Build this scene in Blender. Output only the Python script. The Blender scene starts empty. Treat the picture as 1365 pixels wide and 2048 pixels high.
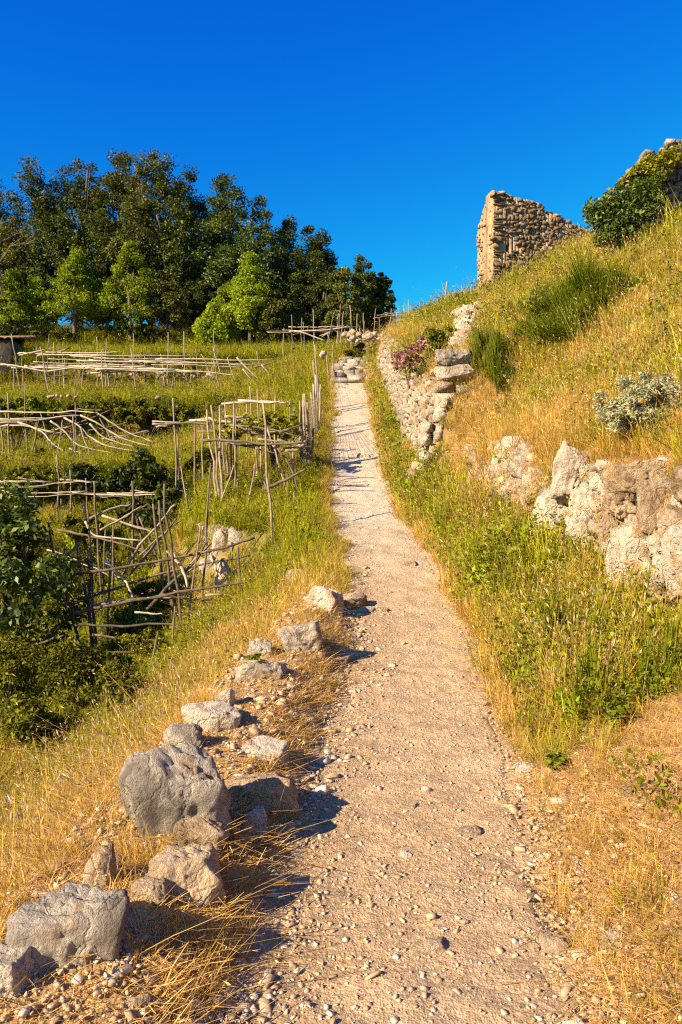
import bpy, math, random
import numpy as np
from mathutils import Vector

# ------------------------------------------------------------------ camera, sky, sun, exposure
F = 28.0 / 36.0 * 2048.0          # focal length in photograph pixels
CX, CY, EYE = 682.5, 1024.0, 1.6
scene = bpy.context.scene
COL = scene.collection

cam_d = bpy.data.cameras.new('camera')
cam_d.sensor_fit = 'VERTICAL'; cam_d.sensor_height = 36.0; cam_d.lens = 28.0
cam_d.clip_start = 0.05; cam_d.clip_end = 2000.0
cam = bpy.data.objects.new('camera', cam_d)
cam.location = (0, 0, EYE); cam.rotation_euler = (math.radians(90), 0, 0)
COL.objects.link(cam); scene.camera = cam

SUN = Vector((-0.76, -0.54, 0.50)).normalized()
world = bpy.data.worlds.new('World'); scene.world = world; world.use_nodes = True
wn = world.node_tree.nodes; wl = world.node_tree.links
for n in list(wn): wn.remove(n)
sky = wn.new('ShaderNodeTexSky'); sky.sky_type = 'NISHITA'; sky.sun_disc = False
sky.sun_elevation = math.asin(SUN.z); sky.sun_rotation = math.atan2(SUN.x, SUN.y)
sky.air_density = 1.0; sky.dust_density = 0.5; sky.ozone_density = 3.0; sky.altitude = 400
spl = wn.new('ShaderNodeSeparateColor'); cmb = wn.new('ShaderNodeCombineColor')   # polarised, deep blue rendering of the clear sky
wl.new(sky.outputs[0], spl.inputs[0])
for ch, (k, p, top) in enumerate([(.02, 3.0, 3.0), (.43, 1.75, 3.6), (2.5, .5, 6.0)]):
    pw = wn.new('ShaderNodeMath'); pw.operation = 'POWER'; pw.inputs[1].default_value = p
    ml = wn.new('ShaderNodeMath'); ml.operation = 'MULTIPLY'; ml.inputs[1].default_value = k
    wl.new(spl.outputs[ch], pw.inputs[0]); wl.new(pw.outputs[0], ml.inputs[0]); mn = wn.new('ShaderNodeMath'); mn.operation = 'MINIMUM'; mn.inputs[1].default_value = top
    wl.new(ml.outputs[0], mn.inputs[0]); wl.new(mn.outputs[0], cmb.inputs[ch])
bg = wn.new('ShaderNodeBackground'); bg.inputs[1].default_value = 0.062
wo = wn.new('ShaderNodeOutputWorld')
wl.new(cmb.outputs[0], bg.inputs[0]); wl.new(bg.outputs[0], wo.inputs[0])

sd = bpy.data.lights.new('sun', 'SUN'); sd.energy = 5.0; sd.angle = math.radians(0.5); sd.color = (1.0, 0.80, 0.52)
sun = bpy.data.objects.new('sun', sd); sun.rotation_euler = SUN.to_track_quat('Z', 'Y').to_euler()
COL.objects.link(sun)
scene.view_settings.view_transform = 'Standard'; scene.view_settings.look = 'None'
scene.view_settings.exposure = 1.47; scene.view_settings.gamma = 1.0
scene.cycles.max_bounces = 6; scene.cycles.diffuse_bounces = 3; scene.cycles.transmission_bounces = 4
scene.cycles.filter_width = 1.2; scene.cycles.use_denoising = False

rng = np.random.default_rng(7); random.seed(7)
PI = math.pi

# ------------------------------------------------------------------ helpers
TAB = np.random.default_rng(3).random((64, 64, 64)).astype(np.float64)
def n3(p):
    p = np.asarray(p, float); i = np.floor(p).astype(int); f = p - i; f = f*f*(3-2*f)
    x0, y0, z0 = (i[..., k] % 64 for k in range(3)); x1, y1, z1 = ((i[..., k]+1) % 64 for k in range(3))
    fx, fy, fz = f[..., 0], f[..., 1], f[..., 2]
    a = TAB[x0, y0, z0]*(1-fx) + TAB[x1, y0, z0]*fx; b = TAB[x0, y1, z0]*(1-fx) + TAB[x1, y1, z0]*fx
    c = TAB[x0, y0, z1]*(1-fx) + TAB[x1, y0, z1]*fx; d = TAB[x0, y1, z1]*(1-fx) + TAB[x1, y1, z1]*fx
    return (a*(1-fy)+b*fy)*(1-fz) + (c*(1-fy)+d*fy)*fz
def fbm3(p, o=4):
    s = 0; a = 0.5; t = 0
    for k in range(o): s = s + a*(n3(p*2**k + 17.3*k) - .5); t += a; a *= .5
    return s/t
def fbm(x, y, f=1.0, o=4, seed=0.0):
    x = np.asarray(x, float); y = np.asarray(y, float)
    return fbm3(np.stack([x*f, y*f, np.full(np.broadcast(x, y).shape, seed+.37)], -1), o)
def sstep(a, b, x): t = np.clip((x-a)/(b-a), 0, 1); return t*t*(3-2*t)
def table(rows, smooth=.8):
    rows = np.array(rows, float); g = np.arange(-30, 260, .1)
    k = np.exp(-.5*(np.arange(-30, 31)*.1/smooth)**2); k /= k.sum()
    out = []
    for c in range(1, rows.shape[1]):
        v = np.interp(g, rows[:, 0], rows[:, c]); v = np.convolve(np.pad(v, 30, 'edge'), k, 'valid'); out.append(v)
    return lambda y: [np.interp(y, g, v) for v in out]

PZ = table([(-30, -1), (0, -.02), (2.5, 0), (4.4, .2), (6.6, .46), (9, .95), (12.7, 1.62), (16, 2.68), (22, 4.72), (27, 6.4), (32, 8.1), (36, 9.25), (40, 9.5), (46, 9.0), (60, 6.5), (100, -4), (260, -50)], .9)
PE = table([(-30, -.5, .7), (0, -.45, .7), (2.5, -.34, .75), (3.2, -.30, .84), (4.4, -.16, .99), (6.6, .15, 1.14), (9, .04, 1.15), (12.7, -.14, .83), (17, -.19, .77), (22, -.2, .8), (27, -.25, .77), (29.5, .1, .95), (32, .75, 1.4), (36, 1.8, 2.4), (45, 4, 4.6), (260, 30, 31)], .5)
SB = table([(-30, -1.3, 0, .25, .45), (2.9, -1.22, 0, .28, .45), (3.9, -1.04, 0, .28, .5), (4.5, -.95, 0, .28, .62), (6, -.74, 0, .25, .68), (6.7, -.52, 0, .2, .68), (8, -.32, 0, .15, .68), (9.5, -.25, .1, .05, .7),
            (10.9, -.28, .4, 0, .8), (12, -.33, 1.9, 0, 1.2), (15, -.4, 2.0, 0, 1.2), (16.5, -.42, .9, 0, .7), (19, -.45, .5, 0, .45), (27, -.6, .5, 0, .4), (30, -.1, .5, 0, .3), (32, .4, .5, 0, .3), (36, 1.4, .5, 0, .3), (260, 30, .5, 0, .3)], .35)
TZ = table([(-30, -3), (0, -1.6), (5, -1.5), (8, -1.25), (9.5, -.75), (13.3, -.2), (13.8, 1.0), (17.4, 1.55), (17.9, 2.5), (24.4, 3.5), (24.9, 4.9), (33.3, 6.6), (33.9, 8.1), (39.3, 9.4), (39.9, 10.6), (50, 12.0), (60, 12.5), (100, 6), (260, -50)], .12)
TF = table([(-30, 9.2), (36, 9.2), (38, 9.3), (42, 8.8), (50, 7.6), (60, 6), (100, -4), (260, -50)], .5)
RB = table([(-30, 1.7, .5, .2), (0, 1.3, .6, .2), (3, 1.15, .62, .3), (4.3, 1.2, .62, .45), (5, 1.3, .52, .8), (6, 1.2, .55, 1.0), (8, 1.0, .62, .85), (10.5, .75, .55, .7), (11.5, .7, .5, .35), (12.6, .68, .6, .5), (13, .62, .55, 1.45),
            (16, .55, .2, 1.35), (20, .52, 0.05, 1.45), (24, .5, 0, 1.3), (27, .46, 0, .9), (32, .5, .1, .5), (36, .6, .1, .2), (260, 1, .1, .1)], .25)
CR = table([(-30, 9, 2.5), (0, 8.5, 4.3), (8, 8.0, 5.6), (12, 7.5, 6.6), (16, 6.9, 7.5), (19, 6.8, 8.25), (21, 6.45, 8.5), (23, 5.75, 8.3), (25, 4.9, 8.15), (27, 4.4, 8.65), (30, 4.15, 9.45), (33, 3.9, 9.55), (36, 3.6, 9.8), (40, 5, 9.6), (46, 7, 9), (60, 12, 6.5), (100, 26, -4), (260, 80, -50)], .6)
def H(x, y, noise=True):
    x = np.asarray(x, float); y = np.asarray(y, float); x, y = np.broadcast_arrays(x, y)
    zp = PZ(y)[0]; xl, xr = PE(y); xb, wf, d0, sl = SB(y); T = TZ(y)[0]
    far = sstep(-8, -3.5, x)*sstep(36, 39, y); T = T*(1-far) + TF(y)[0]*far
    wob = fbm(x*.3, y, 1.1, 3, 2.0)*.25
    d = np.maximum(xb + wob*sstep(9, 11, y) - x, 0)
    L = zp - d0*sstep(0, .25, d) - .05*np.minimum(d, wf) - sl*np.maximum(d-wf, 0)
    k = .15; m = np.maximum(L, T); L2 = m + k*np.log(np.exp((L-m)/k)+np.exp((T-m)/k)) - k*np.log(1+np.exp(-np.abs(L-T)/k*1.0))*0
    L = np.where(d > 0, np.where(T < L-1.0, L, L2 - .0), zp)
    L = np.where(d > 0, L - (L2*0), L)
    # far left hill swells a little
    u1, hb, hw = RB(y); xc, zc = CR(y)
    u = np.maximum(x-xr-wob*.4*sstep(3, 5, y), 0); w = .28
    z1 = zp + hb + hw; x1 = xr+u1+w
    R = zp + hb*(u/np.maximum(u1, .05))**1.2
    R = np.where(u > u1, zp+hb+hw*sstep(0, w, u-u1), R)
    t = np.clip((x-x1)/np.maximum(xc-x1, .3), 0, 1)
    up = z1 + (zc-z1)*(t*1.15 - .15*t*t)
    R = np.where(u > u1+w, up, R)
    R = np.where(x > xc, zc - .12*(x-xc)**1.1 if False else zc - .12*np.maximum(x-xc, 0), R)
    L = L + .16*sstep(0, .4, xl-x)*(1-sstep(0, .1, d))*sstep(1.5, 2.6, y)*(1-sstep(7, 8.5, y))
    z = np.where(x < xl, L, np.where(x > xr, R, zp))
    if noise:
        off = np.maximum(np.maximum(xl-x, x-xr), 0)
        a = .02 + .13*sstep(.2, 1.6, off)
        z = z + a*fbm(x, y, .9, 4, 5.0) + .03*sstep(.05, .4, off)*fbm(x, y, 5.0, 3, 9.0)
    return z
def P(px, py, Y): return Vector(((px-CX)/F*Y, Y, EYE+(CY-py)/F*Y))
def hit(px, py, a=1.6, b=60.0):
    ys = np.exp(np.linspace(math.log(a), math.log(b), 700)); xs = (px-CX)/F*ys; zs = EYE+(CY-py)/F*ys
    w = np.nonzero(zs <= H(xs, ys))[0]
    return float(ys[w[0]]) if len(w) else None

def mesh_np(name, V, Fc, smooth=False, face_attr=None, point_attr=None, mats=None, mat_idx=None):
    V = np.asarray(V, np.float32); Fc = np.asarray(Fc, np.int32)
    me = bpy.data.meshes.new(name); k = Fc.shape[1]; n = len(Fc)
    me.vertices.add(len(V)); me.vertices.foreach_set('co', V.ravel())
    me.loops.add(n*k); me.loops.foreach_set('vertex_index', Fc.ravel())
    me.polygons.add(n); me.polygons.foreach_set('loop_start', np.arange(0, n*k, k, dtype=np.int32))
    me.polygons.foreach_set('loop_total', np.full(n, k, np.int32))
    if smooth: me.polygons.foreach_set('use_smooth', np.ones(n, bool))
    for m in mats or []: me.materials.append(m)
    if mat_idx is not None: me.polygons.foreach_set('material_index', np.asarray(mat_idx, np.int32))
    me.update(calc_edges=True)
    for d, dom in ((face_attr, 'FACE'), (point_attr, 'POINT')):
        for nm, v in (d or {}).items():
            v = np.asarray(v, np.float32)
            if v.ndim == 1: me.attributes.new(nm, 'FLOAT', dom).data.foreach_set('value', v)
            elif v.shape[1] == 3: me.attributes.new(nm, 'FLOAT_VECTOR', dom).data.foreach_set('vector', v.ravel())
            else: me.attributes.new(nm, 'FLOAT_COLOR', dom).data.foreach_set('color', v.ravel())
    return me
def link(name, me, parent=None, loc=None):
    o = bpy.data.objects.new(name, me); COL.objects.link(o)
    if parent is not None: o.parent = parent
    if loc is not None: o.location = loc
    return o
def tag(o, label=None, cat=None, group=None, kind=None):
    for k, v in (('label', label), ('category', cat), ('group', group), ('kind', kind)):
        if v: o[k] = v
    return o
def thing(name, label, cat, loc=(0, 0, 0), group=None):
    o = bpy.data.objects.new(name, None); COL.objects.link(o); o.location = loc; o.empty_display_size = .2
    return tag(o, label, cat, group)

class MB:
    def __init__(s): s.V = []; s.Q = []; s.n = 0
    def add(s, V, Q): s.V.append(np.asarray(V, float)); s.Q.append(np.asarray(Q, int)+s.n); s.n += len(V)
    def tube(s, pts, r0, r1, sides=6, knot=0.0):
        pts = np.array([tuple(p) for p in pts], float); n = len(pts)
        tg = np.gradient(pts, axis=0); tg /= np.linalg.norm(tg, axis=1)[:, None]+1e-9
        ref = np.array([0, 0, 1.0]) if abs(tg[:, 2]).mean() < .8 else np.array([1.0, 0, 0])
        a = np.cross(tg, ref); a /= np.linalg.norm(a, axis=1)[:, None]+1e-9; b = np.cross(tg, a)
        r = np.linspace(r0, r1, n)[:, None]*(1 + knot*rng.normal(0, 1, (n, sides)))
        th = np.arange(sides)/sides*2*PI
        V = pts[:, None] + r[..., None]*(a[:, None]*np.cos(th)[None, :, None] + b[:, None]*np.sin(th)[None, :, None])
        V = V.reshape(-1, 3); i = np.arange(n-1)[:, None]*sides; j = np.arange(sides)[None]
        Q = np.stack([i+j, i+(j+1) % sides, i+sides+(j+1) % sides, i+sides+j], -1).reshape(-1, 4)
        c0, c1 = len(V), len(V)+1
        V = np.vstack([V, pts[0], pts[-1]])
        caps = [[c0, (k+1) % sides, k, k] for k in range(sides)]; e = (n-1)*sides
        caps = [[c0, (k+2) % sides, k+1, k] for k in range(0, sides, 2)] + [[c1, e+k, e+k+1, e+(k+2) % sides] for k in range(0, sides, 2)]
        s.add(V, np.vstack([Q, np.array(caps)]))
    def build(s, name, mat, parent=None, smooth=True, loc=None):
        V = np.vstack(s.V)
        if loc is not None: V = V-np.array(loc)
        return link(name, mesh_np(name, V, np.vstack(s.Q), smooth, mats=[mat]), parent, loc)

# ------------------------------------------------------------------ materials
def nodes(name):
    m = bpy.data.materials.new(name); m.use_nodes = True
    nt = m.node_tree; nt.nodes.clear()
    return m, nt
def N(nt, t, **kw):
    n = nt.nodes.new(t)
    for k, v in kw.items():
        if k.startswith('i_'):
            key = k[2:]; key = int(key) if key.isdigit() else key.replace('_', ' '); n.inputs[key].default_value = v
        else: setattr(n, k, v)
    return n
def ramp(nt, fac, stops):
    r = nt.nodes.new('ShaderNodeValToRGB'); e = r.color_ramp.elements
    while len(e) > 1: e.remove(e[-1])
    e[0].position = stops[0][0]; e[0].color = (*stops[0][1], 1)
    for p, c in stops[1:]: q = e.new(p); q.color = (*c, 1)
    nt.links.new(fac, r.inputs[0]); return r.outputs[0]
def mixc(nt, fac, a, b, mode='MIX'):
    m = N(nt, 'ShaderNodeMix', data_type='RGBA', blend_type=mode)
    for s, v in ((0, fac), (6, a), (7, b)):
        if hasattr(v, 'links') or isinstance(v, bpy.types.NodeSocket): nt.links.new(v, m.inputs[s])
        elif s == 0: m.inputs[0].default_value = v
        else: m.inputs[s].default_value = (*v, 1)
    return m.outputs[2]
def rand_tint(nt, col, lo=.75, hi=1.2):
    oi = N(nt, 'ShaderNodeObjectInfo'); mr = N(nt, 'ShaderNodeMapRange', i_3=lo, i_4=hi)
    nt.links.new(oi.outputs['Random'], mr.inputs[0])
    cb = N(nt, 'ShaderNodeCombineColor')
    for k in range(3): nt.links.new(mr.outputs[0], cb.inputs[k])
    return mixc(nt, 1.0, col, cb.outputs[0], 'MULTIPLY')
def noise(nt, sc, det=5, rough=.6, coord=None, dist=0):
    n = N(nt, 'ShaderNodeTexNoise', i_Scale=sc, i_Detail=det, i_Roughness=rough, i_Distortion=dist)
    if coord is not None: nt.links.new(coord, n.inputs['Vector'])
    return n.outputs[0]
def finish(nt, col, rough=.9, bump=None, bstr=.5, bdist=.02, spec=.2):
    b = N(nt, 'ShaderNodeBsdfPrincipled', i_Roughness=rough); b.inputs['Specular IOR Level'].default_value = spec
    if isinstance(col, tuple): b.inputs['Base Color'].default_value = (*col, 1)
    else: nt.links.new(col, b.inputs['Base Color'])
    if bump is not None:
        bp = N(nt, 'ShaderNodeBump', i_Strength=bstr, i_Distance=bdist); nt.links.new(bump, bp.inputs['Height']); nt.links.new(bp.outputs[0], b.inputs['Normal'])
    o = N(nt, 'ShaderNodeOutputMaterial'); nt.links.new(b.outputs[0], o.inputs[0])
def mat_rock(name, stops, sc=3.0, bstr=.9):
    m, nt = nodes(name); g = N(nt, 'ShaderNodeNewGeometry').outputs['Position']
    a = noise(nt, sc, 8, .68, g, .6); b = noise(nt, sc*9, 6, .7, g)
    col = ramp(nt, a, stops); col = mixc(nt, .5, col, ramp(nt, b, [(.3, (.45, .43, .4)), (.7, (1.3, 1.25, 1.2))]), 'MULTIPLY')
    col = rand_tint(nt, col, .8, 1.15)
    vc = N(nt, 'ShaderNodeTexVoronoi', feature='DISTANCE_TO_EDGE', i_Scale=sc*1.2); wv = N(nt, 'ShaderNodeVectorMath', operation='MULTIPLY_ADD'); wv.inputs[1].default_value = (.35, .35, .35)
    ntx = N(nt, 'ShaderNodeTexNoise', i_Scale=sc*2.5, i_Detail=4.0); nt.links.new(g, ntx.inputs['Vector']); nt.links.new(ntx.outputs[1], wv.inputs[0]); nt.links.new(g, wv.inputs[2]); nt.links.new(wv.outputs[0], vc.inputs['Vector'])
    crk = ramp(nt, vc.outputs[0], [(0, (0, 0, 0)), (.06, (1, 1, 1))])
    ad = N(nt, 'ShaderNodeMath', operation='ADD'); nt.links.new(b, ad.inputs[0]); nt.links.new(noise(nt, sc*30, 5, .7, g), ad.inputs[1])
    ad2 = N(nt, 'ShaderNodeMath', operation='MULTIPLY_ADD', i_1=3.0); nt.links.new(a, ad2.inputs[0]); nt.links.new(ad.outputs[0], ad2.inputs[2])
    ad3 = N(nt, 'ShaderNodeMath', operation='MULTIPLY_ADD', i_1=.5); nt.links.new(crk, ad3.inputs[0]); nt.links.new(ad2.outputs[0], ad3.inputs[2])
    finish(nt, col, .92, ad3.outputs[0], bstr, .045, .15); return m
R_GREY = mat_rock('limestone_grey', [(.36, (.27, .235, .20)), (.46, (.46, .41, .35)), (.56, (.66, .59, .50)), (.64, (.50, .36, .23))])
R_CRAG = mat_rock('crag_grey', [(.36, (.15, .13, .11)), (.47, (.26, .235, .205)), (.56, (.40, .36, .31)), (.64, (.32, .24, .16))])
R_WHITE = mat_rock('limestone_white', [(.36, (.36, .29, .22)), (.45, (.58, .50, .41)), (.55, (.74, .66, .56)), (.63, (.54, .37, .22))])
R_TAN = mat_rock('limestone_tan', [(.36, (.28, .195, .12)), (.46, (.47, .35, .23)), (.56, (.56, .45, .32)), (.64, (.42, .26, .14))])
R_WALL = mat_rock('wall_stone', [(.36, (.32, .25, .18)), (.46, (.56, .49, .40)), (.56, (.70, .62, .52)), (.66, (.52, .36, .2))], 5)
R_RUIN = mat_rock('ruin_stone', [(.36, (.13, .085, .045)), (.46, (.25, .172, .098)), (.56, (.35, .26, .16)), (.66, (.30, .18, .085))], 4)
R_PLASTER = mat_rock('ruin_mortar', [(.36, (.32, .20, .11)), (.46, (.46, .31, .18)), (.56, (.56, .40, .24)), (.66, (.44, .28, .14))], 2.5, .8)

def mat_leaf(name, a, b, c, trans=.35, gloss=.15, sc=1.2):
    m, nt = nodes(name)
    at = N(nt, 'ShaderNodeAttribute', attribute_name='rnd')
    g = N(nt, 'ShaderNodeNewGeometry').outputs['Position']
    ad = N(nt, 'ShaderNodeMath', operation='MULTIPLY_ADD', i_1=.55); nt.links.new(at.outputs['Fac'], ad.inputs[0])
    nz = N(nt, 'ShaderNodeMath', operation='MULTIPLY_ADD', i_1=.9, i_2=-.22); nt.links.new(noise(nt, sc, 3, .6, g), nz.inputs[0]); nt.links.new(nz.outputs[0], ad.inputs[2])
    col = ramp(nt, ad.outputs[0], [(.15, a), (.5, b), (.9, c)]); col = rand_tint(nt, col, .8, 1.2)
    d = N(nt, 'ShaderNodeBsdfPrincipled', i_Roughness=.5); d.inputs['Specular IOR Level'].default_value = gloss
    t = N(nt, 'ShaderNodeBsdfTranslucent'); mx = N(nt, 'ShaderNodeMixShader', i_0=trans)
    nt.links.new(col, d.inputs['Base Color']); nt.links.new(col, t.inputs[0])
    nt.links.new(d.outputs[0], mx.inputs[1]); nt.links.new(t.outputs[0], mx.inputs[2])
    o = N(nt, 'ShaderNodeOutputMaterial'); nt.links.new(mx.outputs[0], o.inputs[0]); return m
L_OAK = mat_leaf('leaf_dark', (.016, .030, .005), (.05, .07, .008), (.15, .15, .02), .25)
L_OAK2 = mat_leaf('leaf_olive', (.03, .042, .006), (.082, .095, .010), (.19, .178, .028), .25)
L_YOUNG = mat_leaf('leaf_fresh', (.09, .15, .004), (.22, .29, .008), (.38, .40, .02), .4, .12)
L_LAUREL = mat_leaf('leaf_glossy', (.025, .045, .005), (.07, .11, .010), (.17, .20, .025), .28, .4)
L_GREY = mat_leaf('leaf_silver', (.26, .26, .13), (.42, .42, .24), (.56, .54, .36), .25, .1)
L_VINE = mat_leaf('leaf_vine', (.09, .10, .004), (.22, .21, .008), (.36, .32, .02), .35, .12)
L_WEED = mat_leaf('leaf_weed', (.08, .11, .005), (.17, .20, .008), (.30, .29, .02), .35, .12)
L_BRAMBLE = mat_leaf('leaf_bramble', (.05, .06, .004), (.13, .135, .008), (.26, .23, .02), .35, .12)
L_BROOM = mat_leaf('leaf_broom', (.04, .06, .003), (.09, .12, .006), (.2, .21, .012), .25, .12)
FL_PINK = mat_leaf('flower_pink', (.22, .08, .10), (.36, .15, .17), (.5, .28, .28), .3)
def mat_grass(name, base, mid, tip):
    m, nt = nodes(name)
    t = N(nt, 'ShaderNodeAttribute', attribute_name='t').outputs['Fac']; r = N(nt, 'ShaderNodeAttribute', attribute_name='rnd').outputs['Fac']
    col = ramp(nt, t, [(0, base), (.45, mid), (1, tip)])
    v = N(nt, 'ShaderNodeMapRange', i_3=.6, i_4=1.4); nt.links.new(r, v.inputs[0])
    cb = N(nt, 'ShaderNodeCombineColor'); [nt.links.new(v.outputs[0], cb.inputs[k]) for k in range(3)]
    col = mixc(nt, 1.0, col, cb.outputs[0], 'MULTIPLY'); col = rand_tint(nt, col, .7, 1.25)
    d = N(nt, 'ShaderNodeBsdfPrincipled', i_Roughness=.6); d.inputs['Specular IOR Level'].default_value = .06
    tr = N(nt, 'ShaderNodeBsdfTranslucent'); mx = N(nt, 'ShaderNodeMixShader', i_0=.3)
    nt.links.new(col, d.inputs['Base Color']); nt.links.new(col, tr.inputs[0]); nt.links.new(d.outputs[0], mx.inputs[1]); nt.links.new(tr.outputs[0], mx.inputs[2])
    o = N(nt, 'ShaderNodeOutputMaterial'); nt.links.new(mx.outputs[0], o.inputs[0]); return m
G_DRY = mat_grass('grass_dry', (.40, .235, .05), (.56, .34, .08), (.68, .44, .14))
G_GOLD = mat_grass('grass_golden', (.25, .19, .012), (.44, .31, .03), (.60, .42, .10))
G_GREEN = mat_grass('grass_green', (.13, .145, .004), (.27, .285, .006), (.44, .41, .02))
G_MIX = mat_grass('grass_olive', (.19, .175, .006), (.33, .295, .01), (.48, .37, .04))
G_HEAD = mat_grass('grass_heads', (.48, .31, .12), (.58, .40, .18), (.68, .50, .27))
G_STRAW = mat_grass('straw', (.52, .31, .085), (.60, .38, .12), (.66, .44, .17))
G_WHITE = mat_grass('umbel_flowers', (.55, .48, .34), (.66, .58, .42), (.72, .66, .5))

m, nt = nodes('ground_soil'); GROUND = m
g = N(nt, 'ShaderNodeNewGeometry').outputs['Position']
zc = N(nt, 'ShaderNodeAttribute', attribute_name='zone').outputs['Color']
sp = noise(nt, 38, 6, .7, g); sp2 = noise(nt, 6, 5, .6, g)
vo = N(nt, 'ShaderNodeTexVoronoi', i_Scale=48.0); nt.links.new(g, vo.inputs['Vector'])
vo2 = N(nt, 'ShaderNodeTexVoronoi', i_Scale=110.0); nt.links.new(g, vo2.inputs['Vector'])
col = mixc(nt, .75, zc, ramp(nt, sp, [(.28, (.5, .48, .46)), (.5, (1, 1, 1)), (.72, (1.35, 1.33, 1.3))]), 'MULTIPLY')
col = mixc(nt, .55, col, ramp(nt, sp2, [(.3, (.72, .70, .68)), (.7, (1.22, 1.2, 1.17))]), 'MULTIPLY')
hue = N(nt, 'ShaderNodeSeparateColor'); nt.links.new(vo.outputs['Color'], hue.inputs[0])
col = mixc(nt, .45, col, ramp(nt, hue.outputs[0], [(0, (.72, .72, .72)), (.5, (1, 1, 1)), (1, (1.25, 1.25, 1.25))]), 'MULTIPLY')
b1 = N(nt, 'ShaderNodeMath', operation='MULTIPLY_ADD', i_1=-.22); nt.links.new(vo.outputs['Distance'], b1.inputs[0]); nt.links.new(sp, b1.inputs[2])
b2 = N(nt, 'ShaderNodeMath', operation='MULTIPLY_ADD', i_1=-.25); nt.links.new(vo2.outputs['Distance'], b2.inputs[0]); nt.links.new(b1.outputs[0], b2.inputs[2])
finish(nt, col, .95, b2.outputs[0], .9, .02, .1)

m, nt = nodes('weathered_wood'); WOOD = m
g = N(nt, 'ShaderNodeTexCoord').outputs['Object']
a = noise(nt, 6, 6, .7, g); b = noise(nt, 60, 4, .7, g)
col = ramp(nt, a, [(.3, (.12, .09, .065)), (.5, (.24, .185, .135)), (.7, (.36, .29, .22))]); col = rand_tint(nt, col, .6, 1.25)
finish(nt, col, .85, b, .6, .01)
m, nt = nodes('dark_wood'); WOOD_D = m
g = N(nt, 'ShaderNodeTexCoord').outputs['Object']; a = noise(nt, 6, 6, .7, g); b = noise(nt, 60, 4, .7, g)
col = ramp(nt, a, [(.3, (.05, .038, .028)), (.5, (.11, .082, .06)), (.7, (.2, .155, .115))]); col = rand_tint(nt, col, .7, 1.25)
finish(nt, col, .85, b, .6, .01)
m, nt = nodes('pale_peeled_wood'); WOOD_P = m
g = N(nt, 'ShaderNodeTexCoord').outputs['Object']; a = noise(nt, 5, 6, .7, g); b = noise(nt, 60, 4, .7, g)
col = ramp(nt, a, [(.3, (.26, .205, .15)), (.5, (.44, .365, .28)), (.7, (.60, .51, .40))]); col = rand_tint(nt, col, .75, 1.15)
finish(nt, col, .8, b, .5, .01)
m, nt = nodes('tree_bark'); BARK = m
g = N(nt, 'ShaderNodeNewGeometry').outputs['Position']; a = noise(nt, 9, 6, .7, g)
finish(nt, ramp(nt, a, [(.3, (.04, .032, .024)), (.7, (.16, .12, .085))]), .9, a, .8, .03)
m, nt = nodes('roof_tile'); TILE = m
g = N(nt, 'ShaderNodeNewGeometry').outputs['Position']; a = noise(nt, 4, 6, .7, g)
finish(nt, rand_tint(nt, ramp(nt, a, [(.3, (.22, .12, .07)), (.7, (.40, .25, .15))])), .9, a, .5, .02)

# ------------------------------------------------------------------ the ground and the gravel path
def zone_colour(x, y):
    xl, xr = PE(y); xb = SB(y)[0]; u1, hb, hw = RB(y)
    nz = fbm(x, y, 1.3, 4, 21.0); n2 = fbm(x, y, .5, 4, 33.0)
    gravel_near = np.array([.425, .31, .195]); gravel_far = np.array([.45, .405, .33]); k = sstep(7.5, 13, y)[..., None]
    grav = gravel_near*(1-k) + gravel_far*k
    warm = sstep(-.15, .25, fbm(x, y, .9, 4, 44.0))[..., None]; grav = grav*(1-.5*warm) + np.array([.36, .235, .125])*.5*warm*(1-.6*k)+grav*.5*warm*.6*k; pale = sstep(.0, .3, fbm(x, y, 2.1, 4, 48.0))[..., None]; grav = grav*(1+.18*pale)
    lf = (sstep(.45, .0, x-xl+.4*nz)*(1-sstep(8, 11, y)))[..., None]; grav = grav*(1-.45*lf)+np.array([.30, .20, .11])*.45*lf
    straw = np.array([.44, .285, .12]); soil = np.array([.30, .185, .095]); green = np.array([.11, .115, .022]); dgreen = np.array([.06, .07, .016])
    dry = sstep(-.15, .2, nz)[..., None]; d2 = sstep(-.2, .2, n2)[..., None]
    right = (straw*.35+soil*.55)*dry + (green*.6+soil*.35)*(1-dry)
    # near right bank is bare straw
    nr = (1-sstep(3.6, 5.2, y))[..., None]; right = right*(1-nr) + (straw*.7*d2+soil*(1-.7*d2)+.06)*nr
    left = green*.75 + dgreen*.25; left = left*(1-.45*dry) + straw*.45*dry
    shelf = straw*.6+soil*.5
    t = (.5+.8*nz)
    mr = sstep(-.12, .3, x-xr+.35*nz)[..., None]
    ml = sstep(-.05, .32, xl-x+.3*nz)[..., None]; mb = sstep(-.05, .2, xb-x+.1*nz)[..., None]
    c = grav*(1-mr) + right*mr
    c = c*(1-ml) + shelf*ml; c = c*(1-mb) + left*mb
    return np.concatenate([np.clip(c, 0, 1), np.ones(c.shape[:-1]+(1,))], -1)
def axis(segs):
    out = []
    for a, b, s in segs: out.append(np.arange(a, b, s))
    return np.concatenate(out)
gx = axis([(-140, -40, 8), (-40, -20, 1), (-20, -8, .3), (-8, -3.2, .13), (-3.2, 4.2, .06), (4.2, 9, .12), (9, 20, .6), (20, 120.1, 8)])
gy = axis([(-30, -6, 2), (-6, 1.5, .5), (1.5, 8, .06), (8, 16, .085), (16, 30, .13), (30, 48, .22), (48, 80, 1.5), (80, 258, 10)])
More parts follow.
